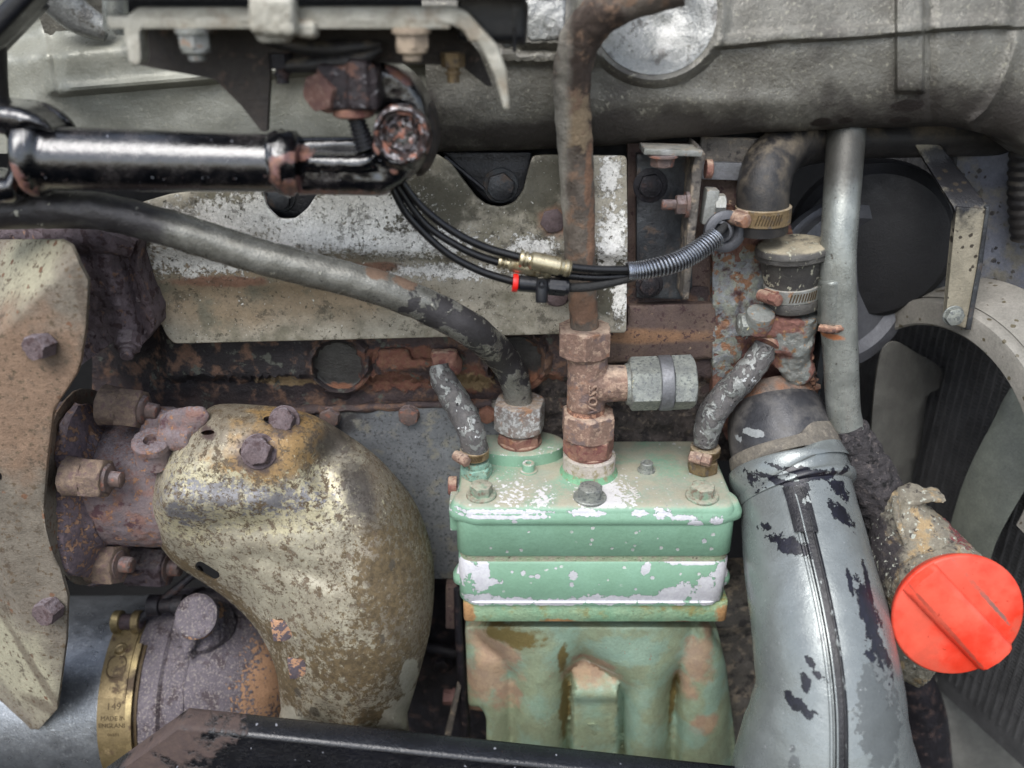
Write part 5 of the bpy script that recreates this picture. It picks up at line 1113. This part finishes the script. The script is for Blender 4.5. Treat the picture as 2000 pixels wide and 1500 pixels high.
# boss below the tee
emit('outlet_boss', lathe(Vector((TB.x, TB.y, ht)), U, [(57, -2), (53, 4), (50, 10), (50, hT(884) - ht - 3), (47, hT(884) - ht), (30, hT(884) - ht + 1)], 48, lump=0.8), m_boss, cp)
# cover bolts
m_gbolt = mat('bolt with green paint', '7d9580', '8f8f80', 14, 0.6, 0.1, [dict(c='7a6b5c', s=9, t=0.57, w=0.05), dust('b8af9c', 0.5)], ((3, 0.8),))
for px, py, mm, R in ((940, 962, m_gbolt, 21), (1152, 966, m_galv, 23), (1371, 964, m_gbolt, 23)):
    p = Hh(px, py + 6, ht); bolt(cp, p, U, R, 24, mm, R * 1.32, phase=0.2)
for px, py, mm in ((1032, 916, m_green), (1262, 915, m_galv)):
    p = Hh(px, py + 4, ht); emit('cap_screw', join(lathe(p, U, [(17, -1), (17, 2.5), (15, 3)], 24), lathe(p, U, [(12, 0), (12, 17), (10.5, 18.5), (6, 18.5), (5.5, 12)], 24)), mm, cp, sharp=35)
for px, py, a in ((1240, 952, 70), (1236, 972, 80)):
    pass
text('AIAIA', Hh(1240, 962, ht + 0.4), 17, Matrix.Rotation(math.radians(-80), 3, 'Z'), mat('white embossed trace', 'c3bfbb', rough=0.7), cp, 0.5)

# ---- small coolant hose, left
ch = thing('coolant_hose', 'short flaking rubber hose curving down to the left corner of the green compressor', 'hose', group='short coolant hoses on the compressor', p=Hh(932, 925, ht))
pL = Hh(931, 928, ht); dL = -pL.y
emit('hose', tube([(858, 712, 40, 17), (864, 738, 50, 24), (885, 775, dL * .55, 27), (908, 815, dL * .8, 27), (922, 850, dL, 26), (928, 880, dL, 25)], 32, 8, lump=2.4, lsize=14), m_flake, ch)
cl = W(925, 884, dL); cl = Vector((pL.x - 3, pL.y, cl.z))
emit('hex_nipple', join(hexnut(pL, U, 30, 22, both=True, phase=0.2), lathe(pL + U * 20, U, [(22, 0), (24, 4), (24, 14)], 28)), m_teal, ch, sharp=32)
worm_clamp(ch, cl, U, 25, 18, 42, m_copper, m_rustnut, 10, 34, sang=78, nslot=8)
emit('banjo_union', fuse(join(lathe(W(868, 705, 8), V(0.1, -1, 0), [(22, 0), (24, 10), (22, 26)], 24), box(W(868, 694, 22), 50, 24, 22, None, 5), lathe(W(880, 712, 20), V(.8, -.6, 0), [(14, 0), (20, 4), (20, 14), (14, 18)], 20)), 3, 3, 1.5), m_rustred, ch)
# ---- small coolant hose, right
cr = thing('coolant_hose', 'short cracked rubber hose curving from thermostat housing to right corner of green compressor', 'hose', group='short coolant hoses on the compressor', p=Hh(1372, 920, ht))
pR = Hh(1371, 918, ht); dR = -pR.y
emit('hose', tube([(1496, 672, 66, 22), (1482, 700, 74, 26), (1452, 738, 90, 27), (1420, 770, dR * .9, 28), (1392, 808, dR, 28), (1381, 838, dR, 26), (1377, 866, dR, 23)], 32, 8, lump=2.4, lsize=14), m_flake, cr)
cl = Vector((pR.x + 2, pR.y, W(1374, 880, dR).z))
emit('hex_nipple', join(hexnut(pR, U, 30, 24, both=True, phase=0.45), lathe(pR + U * 22, U, [(24, 0), (25, 4), (24, 16)], 28)), m_copper, cr, sharp=32)
worm_clamp(cr, cl, U, 26, 18, 62, m_copper, m_rustnut, 11, 40, sang=108, nslot=8)

# ================================================================ thermostat housing
to = thing('thermostat_housing', 'silver painted rusty water outlet casting below the clamped hose stub', 'thermostat housing', W(1530, 740, 40))
hb2 = fuse(join(lathe(W(1545, 640, 60), U, [(40, -40), (44, 0), (46, 30)], 30), box(W(1535, 650, 40), 100, 60, 110, None, 14), lathe(W(1548, 700, 66), V(0.1, -.35, 1), [(30, -20), (28, 10), (24, 50)], 30), tube([(1440, 632, 70, 18), (1480, 632, 74, 26), (1530, 640, 60, 28)], 20), lathe(W(1552, 712, 50), F, [(30, 0), (30, 30), (22, 40)], 26)), 3.6, 4, 2.5, 12)
m_thermo = mat('silver paint over rust', '868a86', '7a7b76', 30, 0.42, 0.3, [dict(c='744c42', s=30, k=3.0, w=0.1, r=0.85, m=0, bo=0.25, blobs=whites([(1480, 648, 80, 44, 24), (1520, 625, 70, 60, 22), (1520, 690, 70, 20, 40), (1582, 690, 60, 14, 80)])), dict(c='8a6238', s=14, t=0.61, w=0.04, r=0.8, m=0)], ((3, 0.9), (10, 1.5)))
emit('outlet_casting', hb2, m_thermo, to)
emit('hex_plug', hexnut(W(1462, 634, 78), V(-1, -.1, 0), 21, 18, phase=.2), m_galv, to, sharp=30)
emit('boss_ring', lathe(W(1485, 616, 90), V(0, -.4, 1), [(24, -30), (26, 0), (24, 6), (16, 8)], 30), m_thermo, to)
emit('rust_crust', tube([(1560, 648, 70, 8), (1576, 690, 60, 10), (1584, 740, 50, 9), (1592, 790, 30, 8)], 10, 10, lump=9, lsize=9), m_rust, to)
emit('elbow_joint', lathe(W(1502, 668, 68), V(-.5, -.6, -.6), [(20, -20), (24, 0), (25, 10)], 24, lump=1.5), m_rustred, to)
# ================================================================ rubber cap with clamp
rc = thing('hose_stub', 'dusty black closed rubber hose stub clamped on top of the thermostat housing', 'hose', W(1545, 600, 60))
c0 = W(1546, 600, 60); c0t = W(1548, 480, 60); Hc = (c0t - c0).z
axc = (V(c0t.x - c0.x, 0, Hc)).normalized(); k = K(1546, 540, 60)
emit('stub_body', lathe(c0, axc, [(44 * k, -2), (52 * k, 2), (54 * k, 8), (54 * k, 20), (51 * k, 24), (51 * k, Hc * .42), (57 * k, Hc * .55), (60 * k, Hc * .8), (63 * k, Hc * .84), (70 * k, Hc * .86), (70 * k, Hc * .93), (71 * k, Hc * .94), (70 * k, Hc), (66 * k, Hc + 4), (56 * k, Hc + 6), (6, Hc + 5)], 56, lump=0.8), m_cap, rc, sharp=40)
worm_clamp(rc, c0 + axc * Hc * .30, axc, 52 * k, 26, 30, m_zinc, m_rustred, 11, 44, sang=72, nslot=10)
# ================================================================ rubber elbow hose
eh = thing('elbow_hose', 'black rubber elbow hose with a rusty clamp under the manifold', 'hose', W(1490, 455, 60))
emit('hose', tube([(1487, 452, 60, 50), (1489, 410, 60, 50), (1492, 360, 50, 51), (1510, 312, 20, 50), (1560, 280, -20, 46), (1680, 270, -60, 40), (1820, 268, -80, 38), (2100, 262, -100, 38)], 40, 8), m_darkrub, eh)
worm_clamp(eh, W(1490, 418, 60), V(-.05, 0, 1), 51 * K(1490, 418, 60), 30, 28, m_copper, m_rustnut, 12, 38, sang=64, nslot=9)
# ================================================================ small dark mounting bracket
mb = thing('angle_bracket', 'dark angle bracket bolted under the manifold right of the rusty pipe', 'bracket', W(1300, 580, 20))
emit('bracket_plate', patch([(1243, 300), (1352, 300), (1352, 560), (1340, 585), (1243, 582)], lambda x, y: 20 + 4 * sstep(1320, 1300, x), 10, 14, rnd=3), m_bracketb, mb)
emit('side_flange', patch(rpoly([(1362, 280), (1378, 300), (1372, 330), (1345, 585), (1332, 585), (1352, 330)], 4), lambda x, y: 82, 70, 8, rnd=3), m_brk if False else m_greyb, mb)
emit('top_plate', box(W(1309, 292, 70), 112 * K(1309, 292, 70), 60, 10, rot2(2), 2), m_zinc, mb)
p = W(1295, 302, 88); emit('bolt', join(lathe(p, -U, [(24, 0), (25, 3), (18, 4)], 24), hexnut(p - U * 3, -U, 20, 16)), m_bolt, mb, sharp=30)
bolt(mb, W(1270, 362, 24), F, 22, 10, m_dark, 30); bolt(mb, W(1268, 556, 24), F, 19, 12, m_dark, 25)
p = W(1338, 400, 70)
emit('long_bolt', join(hexnut(p, -X, 18, 16, phase=.3), lathe(p - X * 14, -X, [(9, 0), (9, 24), (7, 26)], 16), lathe(p, X, [(22, 0), (22, 6)], 22)), m_bolt, mb, sharp=30)
emit('right_nut', join(box(W(1385, 402, 62), 22, 30, 60, rot2(4), 4), hexnut(W(1394, 400, 62), X, 20, 18)), m_zinc, mb, sharp=30)
emit('stud_end', lathe(W(1378, 330, 60), X, [(16, 0), (16, 10), (12, 12)], 20), m_rustred, mb)
# ================================================================ silver tube and sooty elbow
st = thing('silver_tube', 'silver painted tube running down from the manifold into soot crust', 'tube', W(1650, 830, 60))
emit('tube', tube([(1656, 215, -4, 38), (1654, 240, 2, 37), (1650, 300, 30, 36), (1643, 400, 70, 35), (1637, 500, 96, 34), (1637, 600, 102, 35), (1642, 700, 108, 33), (1647, 800, 114, 32), (1656, 840, 118, 32)], 40, 8), m_silver, st)
emit('welded_tab', patch(rpoly([(1602, 553), (1645, 549), (1650, 560), (1650, 634), (1602, 640)], 8), lambda x, y: 132 - 22 * ((x - 1628) / 26) ** 2, 16, 6, rnd=3), m_silver, st)
emit('weld_bead', tube([(1600, 640, 124, 7), (1625, 644, 134, 8), (1652, 636, 126, 7)], 12, 6, lump=3, lsize=8), m_rust, st)
se = tube([(1652, 832, 118, 34), (1662, 862, 122, 44), (1684, 910, 130, 50), (1712, 960, 142, 50), (1738, 1010, 155, 48), (1762, 1060, 170, 44)], 36, 10, lump=7, lsize=16)
emit('soot_crust', se, m_soot, st)
o = emit('tube_bracket', box(W(1592, 720, 10), 14, 60, 330, None, 3), m_bracketb); tag(o, 'dark upright strip between the rusty block and the silver tube', 'metal strip')
# ================================================================ oil filler with red cap
of = thing('filler_neck', 'corroded pale filler neck with a big orange red cap', 'filler neck', W(1780, 1300, 180))
rcC = W(1872, 1203, 400)
axr = V(-0.02, -0.97, 0.22).normalized()   # axis of the red cap
fn = fuse(join(tube([(1758, 990, 190, 40), (1772, 1040, 200, 76), (1796, 1100, 230, 98), (1836, 1160, 290, 104), (1864, 1200, 340, 104)], 32),
               tube([(1800, 968, 190, 22), (1772, 975, 190, 30), (1760, 1010, 190, 40)], 16), box(W(1812, 968, 205), 50, 40, 14, rot2(-8), 5),
               box(W(1770, 1010, 205), 20, 30, 90, rot2(-10), 6), tube([(1712, 1062, 170, 44), (1750, 1075, 190, 66), (1790, 1090, 200, 60)], 20)), 4.6, 4, 3, 12)
emit('neck_casting', fn, m_filler, of)
emit('lower_casting', fuse(join(tube([(1720, 1130, 120, 50), (1770, 1230, 150, 80), (1840, 1290, 200, 70)], 20), tube([(1690, 1100, 110, 34), (1740, 1180, 120, 60)], 20)), 5, 4, 4, 14), m_filler, of)
emit('front_rib', tube([(1748, 970, 232, 6), (1752, 1010, 240, 7), (1768, 1060, 262, 5)], 10), m_filler, of)
Rr = 127 * K(1869, 1203, 400)
cap = emit('cap', lathe(rcC - axr * 14, axr, [(Rr * .93, -12), (Rr * .97, 0), (Rr * .995, 5), (Rr, 10), (Rr * .985, 13), (Rr * .96, 14.5), (Rr * .5, 14.5), (3, 14.5)], 90), m_red, of, sharp=60); cap['label'] = 'bright orange red round cap with a wide grip bar'
e1, e2, a = basis(axr)
# grip bar: runs from upper left to lower right across the cap
gdir = (W(1960, 1300, 400) - W(1790, 1120, 400)); gdir = (gdir - axr * gdir.dot(axr)).normalized(); gw = axr.cross(gdir).normalized()
Rm = Matrix((gdir, gw, axr)).transposed()
def grip():
    vs_, fs = [], []; n = 41; off = -4 * 1.0
    prof = [(-33, 0), (-31, 9), (-28, 14), (-22, 16.5), (0, 17.2), (22, 16.5), (30, 14), (33, 9), (35, 0)]
    for i in range(n):
        t = -1 + 2 * i / (n - 1); 
        for w_, h_ in prof:
            ww = w_ + off; mx = math.sqrt(max(1, (Rr * .985) ** 2 - ww ** 2)); ed = min(1.0, (1 - abs(t)) * 16); s_ = math.sin(ed * math.pi / 2)
            vs_.append(rcC + gdir * (t * mx) + gw * ww + axr * (-0.5 + h_ * s_))
    m = len(prof)
    for i in range(n - 1):
        for k in range(m - 1): fs.append((i * m + k, i * m + k + 1, (i + 1) * m + k + 1, (i + 1) * m + k))
    for i in range(n - 1): fs.append((i * m, (i + 1) * m, (i + 1) * m + m - 1, i * m + m - 1))
    fs.append(tuple(range(m))); fs.append(tuple((n - 1) * m + k for k in range(m))); return vs_, fs
emit('grip_bar', grip(), m_red, cap, sharp=50)
# ================================================================ large intake pipe
ip = thing('intake_pipe', 'large silver grey moulded pipe with paint peeling from black plastic, right of the compressor', 'intake pipe', W(1600, 1500, 150))
def big(c, n=64, res=10, **kw): return tube(c, n, res, **kw)
ipd = lambda y: lerp_lin(IPD, y)
ipv = tube([(cx, y, ipd(y), r) for y, cx, r in ((950, 1552, 106), (1000, 1560, 110), (1060, 1570, 117), (1130, 1582, 123), (1200, 1597, 129), (1270, 1608, 133), (1340, 1618, 138), (1400, 1616, 149), (1450, 1613, 163), (1520, 1612, 180), (1620, 1612, 190))], 96, 12, lump=1.0, lsize=70)
emit('pipe_shell', ipv, m_intake, ip)
emit('pipe_collar', tube([(x, y, ipd(y), r) for x, y, r in ((1537, 905, 100), (1539, 908, 112), (1541, 916, 116), (1544, 926, 116), (1546, 930, 111), (1549, 938, 110), (1552, 946, 111), (1554, 952, 115), (1558, 962, 115), (1560, 968, 102))], 96, 5), m_intake, ip)
from mathutils.bvhtree import BVHTree
ipb = BVHTree.FromPolygons([tuple(v) for v in ipv[0]], ipv[1])
CAMW = Vector((0, -DC * cs, DC * sn))
def surf(px, py, lift=0):       # depth of the pipe's front at a pixel
    q = W(px, py, 200); dr = (q - CAMW).normalized(); h = ipb.ray_cast(CAMW, dr)[0]
    return (-h.y if h is not None else ipd(py)) + lift
sm = [(1551, 950), (1562, 985), (1578, 1050), (1596, 1125), (1612, 1200), (1625, 1275), (1634, 1350), (1638, 1420), (1638, 1530)]
smc = crom(sm, 6)
def strip(cx_off, w, lift, hgt, mm, name, y0=0, y1=9999):
    vs_, fs = [], []; row = 0
    for (x, y) in smc:
        if y < y0 or y > y1: continue
        for ox, l in ((-w, -6), (-w, lift), (-w * .5, lift + hgt), (w * .5, lift + hgt), (w, lift), (w, -6)):
            vs_.append(W(x + cx_off + ox, y, surf(x + cx_off + ox, y, l)))
        row += 1
    for i in range(row - 1):
        for k in range(5): fs.append((i * 6 + k, i * 6 + k + 1, i * 6 + 7 + k, i * 6 + 6 + k))
        fs.append((i * 6 + 5, i * 6, i * 6 + 6, i * 6 + 11))
    fs.append(tuple(range(6))); fs.append(tuple((row - 1) * 6 + k for k in range(6)))
    return emit(name, (vs_, fs), mm, ip, sharp=30)
strip(6, 13, 2, 3, m_seam, 'seam_strip'); strip(-14, 4, 1, 3, m_intake, 'seam_ridge'); strip(-2, 2.5, 4, 4, m_intake, 'seam_edge')
strip(14, 2.0, 5, 3, m_seam, 'seam_edge'); strip(0, 24, 5, 2, m_seam, 'seam_clip', 945, 1040)
rs = thing('rubber_sleeve', 'dusty black rubber sleeve joining the intake pipe to the block', 'rubber sleeve', W(1520, 930, 90))
emit('sleeve', tube([(1509, 782, ipd(782), 80), (1513, 800, ipd(800), 90), (1520, 830, ipd(830), 98), (1528, 862, ipd(862), 102), (1533, 884, ipd(884), 102)], 72, 8), m_rubsl, rs)
emit('lower_band', tube([(1530, 874, ipd(874), 102), (1532, 878, ipd(878), 107), (1537, 900, ipd(900), 109), (1539, 906, ipd(906), 106)], 72, 5), m_rubband, rs)
emit('upper_band', tube([(1505, 756, ipd(756), 66), (1506, 760, ipd(760), 72), (1511, 786, ipd(786), 82), (1512, 792, ipd(792), 78)], 72, 4), m_sleevetop, rs)
# ================================================================ thin rod and small strut left of the compressor
o = emit('thin_rod', tube([(893, 1150, 90, 7), (896, 1230, 90, 8), (902, 1320, 90, 8.5), (908, 1400, 90, 9), (910, 1450, 90, 9)], 16, 6), m_dark); tag(o, 'thin dark rod standing just left of the compressor base', 'rod')
o = emit('strut', patch([(893, 1340), (900, 1345), (880, 1440), (868, 1440)], lambda x, y: 110, 16, 8, rnd=1), m_greyb); tag(o, 'narrow pale strut beside the thin dark rod', 'strut')
o = emit('dipstick_bracket', box(W(882, 1180, 60), 24, 30, 110, rot2(2), 4), m_ledge); tag(o, 'small rusty bracket left of the compressor base flange', 'bracket')

# ================================================================ fan, shroud and radiator
# the radiator stands across the engine: its face looks to the left and a little to the viewer
nr = V(-0.94, -0.342, 0).normalized(); wr = V(0.342, -0.94, 0).normalized()
fc = W(1860, 850, 0)
def RP(a, b, c): return fc + wr * a + U * b + nr * c
Rm2 = Matrix((wr, -nr, U)).transposed()
rd = thing('radiator', 'finned radiator core behind the fan shroud at the right', 'radiator', RP(0, -700, -120))
emit('core_back', box(RP(-60, -100, -190), 900, 20, 1300, Rm2), m_fin, rd)
fins = [box(RP(-480 + i * 21, -100, -178), 5, 5, 1200, Rm2) for i in range(42)]
rows = [box(RP(-60, -640 + i * 9, -179), 860, 3, 3.0, Rm2) for i in range(120)]
for q in fins: emit('fin_tube', q, m_fin, rd, smooth=False)
o = emit('fin_rows', join(*rows), m_fin, rd, smooth=False); o['kind'] = 'stuff'
sp_ = thing('side_panel', 'slate grey radiator side panel splashed with oil in the upper right', 'panel', W(1920, 590, -110))
emit('panel', patch(rpoly([(1868, 285), (1930, 262), (1975, 300), (2060, 520), (2060, 640), (1895, 600), (1835, 620), (1856, 420)], 6), lambda x, y: -110 + (x - 1860) * 0.4, 20, 16), m_rad, sp_)
emit('panel_edge', patch([(1856, 276), (1872, 276), (1862, 420), (1842, 610), (1818, 610), (1840, 430)], lambda x, y: -90 + (x - 1860) * .5, 14, 8, rnd=2), m_bracketb, sp_)
bolt(sp_, W(1876, 284, -85), F, 10, 6, m_zinc, 12)
shr = thing('fan_shroud', 'oil spotted beige ring of the fan shroud at the right', 'fan shroud', RP(0, 200, 30))
Ro = 280.0
def arcv(prof, a0, a1, n=90):
    vs_, fs = [], []; m = len(prof)
    for i in range(n + 1):
        a = math.radians(a0 + (a1 - a0) * i / n)
        for r, c in prof: vs_.append(RP(r * math.cos(a), r * math.sin(a), c))
    for i in range(n):
        for k in range(m): fs.append((i * m + k, i * m + (k + 1) % m, (i + 1) * m + (k + 1) % m, (i + 1) * m + k))
    fs.append(tuple(range(m))); fs.append(tuple(n * m + k for k in range(m))); return vs_, fs
emit('shroud_ring', arcv([(Ro - 50, 58), (Ro - 46, 62), (Ro - 12, 64), (Ro - 4, 62), (Ro, 56), (Ro + 1, 44), (Ro + 2, 10), (Ro - 2, 10), (Ro - 5, 50), (Ro - 48, 54)], -14, 205), m_shroud, shr, sharp=40)
emit('shroud_skirt', arcv([(Ro + 3, 40), (Ro + 8, 28), (Ro + 20, -10), (Ro + 30, -60), (Ro + 26, -60), (Ro + 16, -10), (Ro + 5, 24), (Ro + 2, 34)], -14, 120), m_shroud, shr, sharp=40)
fan = thing('radiator_fan', 'pale and grey blades of the radiator fan inside the shroud ring', 'fan', W(1850, 1200, -60))
def bl(pts, f, mm):
    emit('blade', patch(crom(pts, 4, closed=True), f, 6, 14), mm, fan, sharp=60)
bl([(1842, 1150), (1856, 1040), (1890, 930), (1940, 830), (1990, 750), (2080, 770), (2060, 870), (2000, 960), (1945, 1060), (1915, 1150)], lambda x, y: -20 + (x - 1900) * .9 + (y - 900) * .3 - 0.004 * (x - 1920) ** 2, m_fang)
bl([(1706, 1150), (1700, 900), (1714, 720), (1742, 668), (1790, 690), (1838, 720), (1834, 758), (1812, 775), (1800, 860), (1778, 960), (1772, 1150)], lambda x, y: -70 - (x - 1740) * 1.0 - 0.006 * (x - 1750) ** 2, m_fan)
bl([(1600, 1150), (1560, 1000), (1600, 860), (1680, 800), (1672, 1000), (1680, 1150)], lambda x, y: -150, m_fan)
bl([(1810, 1350), (1900, 1318), (2070, 1330), (2100, 1420), (2060, 1540), (1840, 1560)], lambda x, y: -60 + (y - 1400) * .4, m_fan)
emit('fan_hub', lathe(W(1850, 1210, -90), nr, [(90, -40), (100, -20), (100, 20), (60, 30), (4, 32)], 40), m_fan, fan)
# bracket arm
ar = thing('shroud_arm', 'bent flat arm holding the top of the fan shroud', 'bracket arm', W(1870, 640, -60))
emit('arm_upper', patch(rpoly([(1786, 282), (1836, 282), (1932, 405), (1926, 425), (1868, 420), (1862, 404)], 5), lambda x, y: -40 + 100 * sstep(300, 420, y), 10, 9, rnd=2), m_arm, ar)
emit('arm_lower', patch(rpoly([(1868, 404), (1930, 408), (1916, 520), (1893, 640), (1884, 641), (1846, 628), (1856, 520)], 4), lambda x, y: 62, 12, 9, rnd=2), m_arm, ar)
emit('arm_flange', patch([(1926, 405), (1934, 402), (1918, 525), (1896, 644), (1886, 644), (1908, 525)], lambda x, y: 66, 34, 9, rnd=2), m_bracketb, ar)
bolt(ar, W(1861, 616, 64), F, 17, 12, m_galv, 19)
o = emit('dark_housing', lathe(W(1700, 470, -150), V(-.25, -1, 0), [(110, -60), (150, -50), (160, -10), (156, 20), (140, 40), (90, 52), (4, 56)], 60), m_blkdull, sharp=30); tag(o, 'big dark round housing behind the silver tube', 'round housing')
o = emit('pulley', lathe(W(1640, 560, -110), V(.35, -1, .1), [(150, -30), (168, -26), (168, -8), (150, 0), (150, 8), (164, 12), (164, 30), (140, 34), (120, 20), (30, 18)], 80), m_pulley, sharp=30); tag(o, 'slate grey belt pulley partly hidden behind the silver tube', 'pulley')
o = emit('ribbed_hose', sweep([W(2012 - 6 * math.sin(i / 40 * 3.1), 280 + i * 4.5, -20) for i in range(41)], [30 + (2.5 if i % 4 < 2 else 0) for i in range(41)], 28), m_darkrub); tag(o, 'brown ribbed hose cut by the right border', 'hose')
o = emit('lower_pipe', tube([(1770, 1300, -40, 40), (1800, 1400, -40, 46), (1810, 1560, -40, 50)], 20, 6), m_dark); tag(o, 'dark pipe below the filler neck at the lower right', 'pipe')
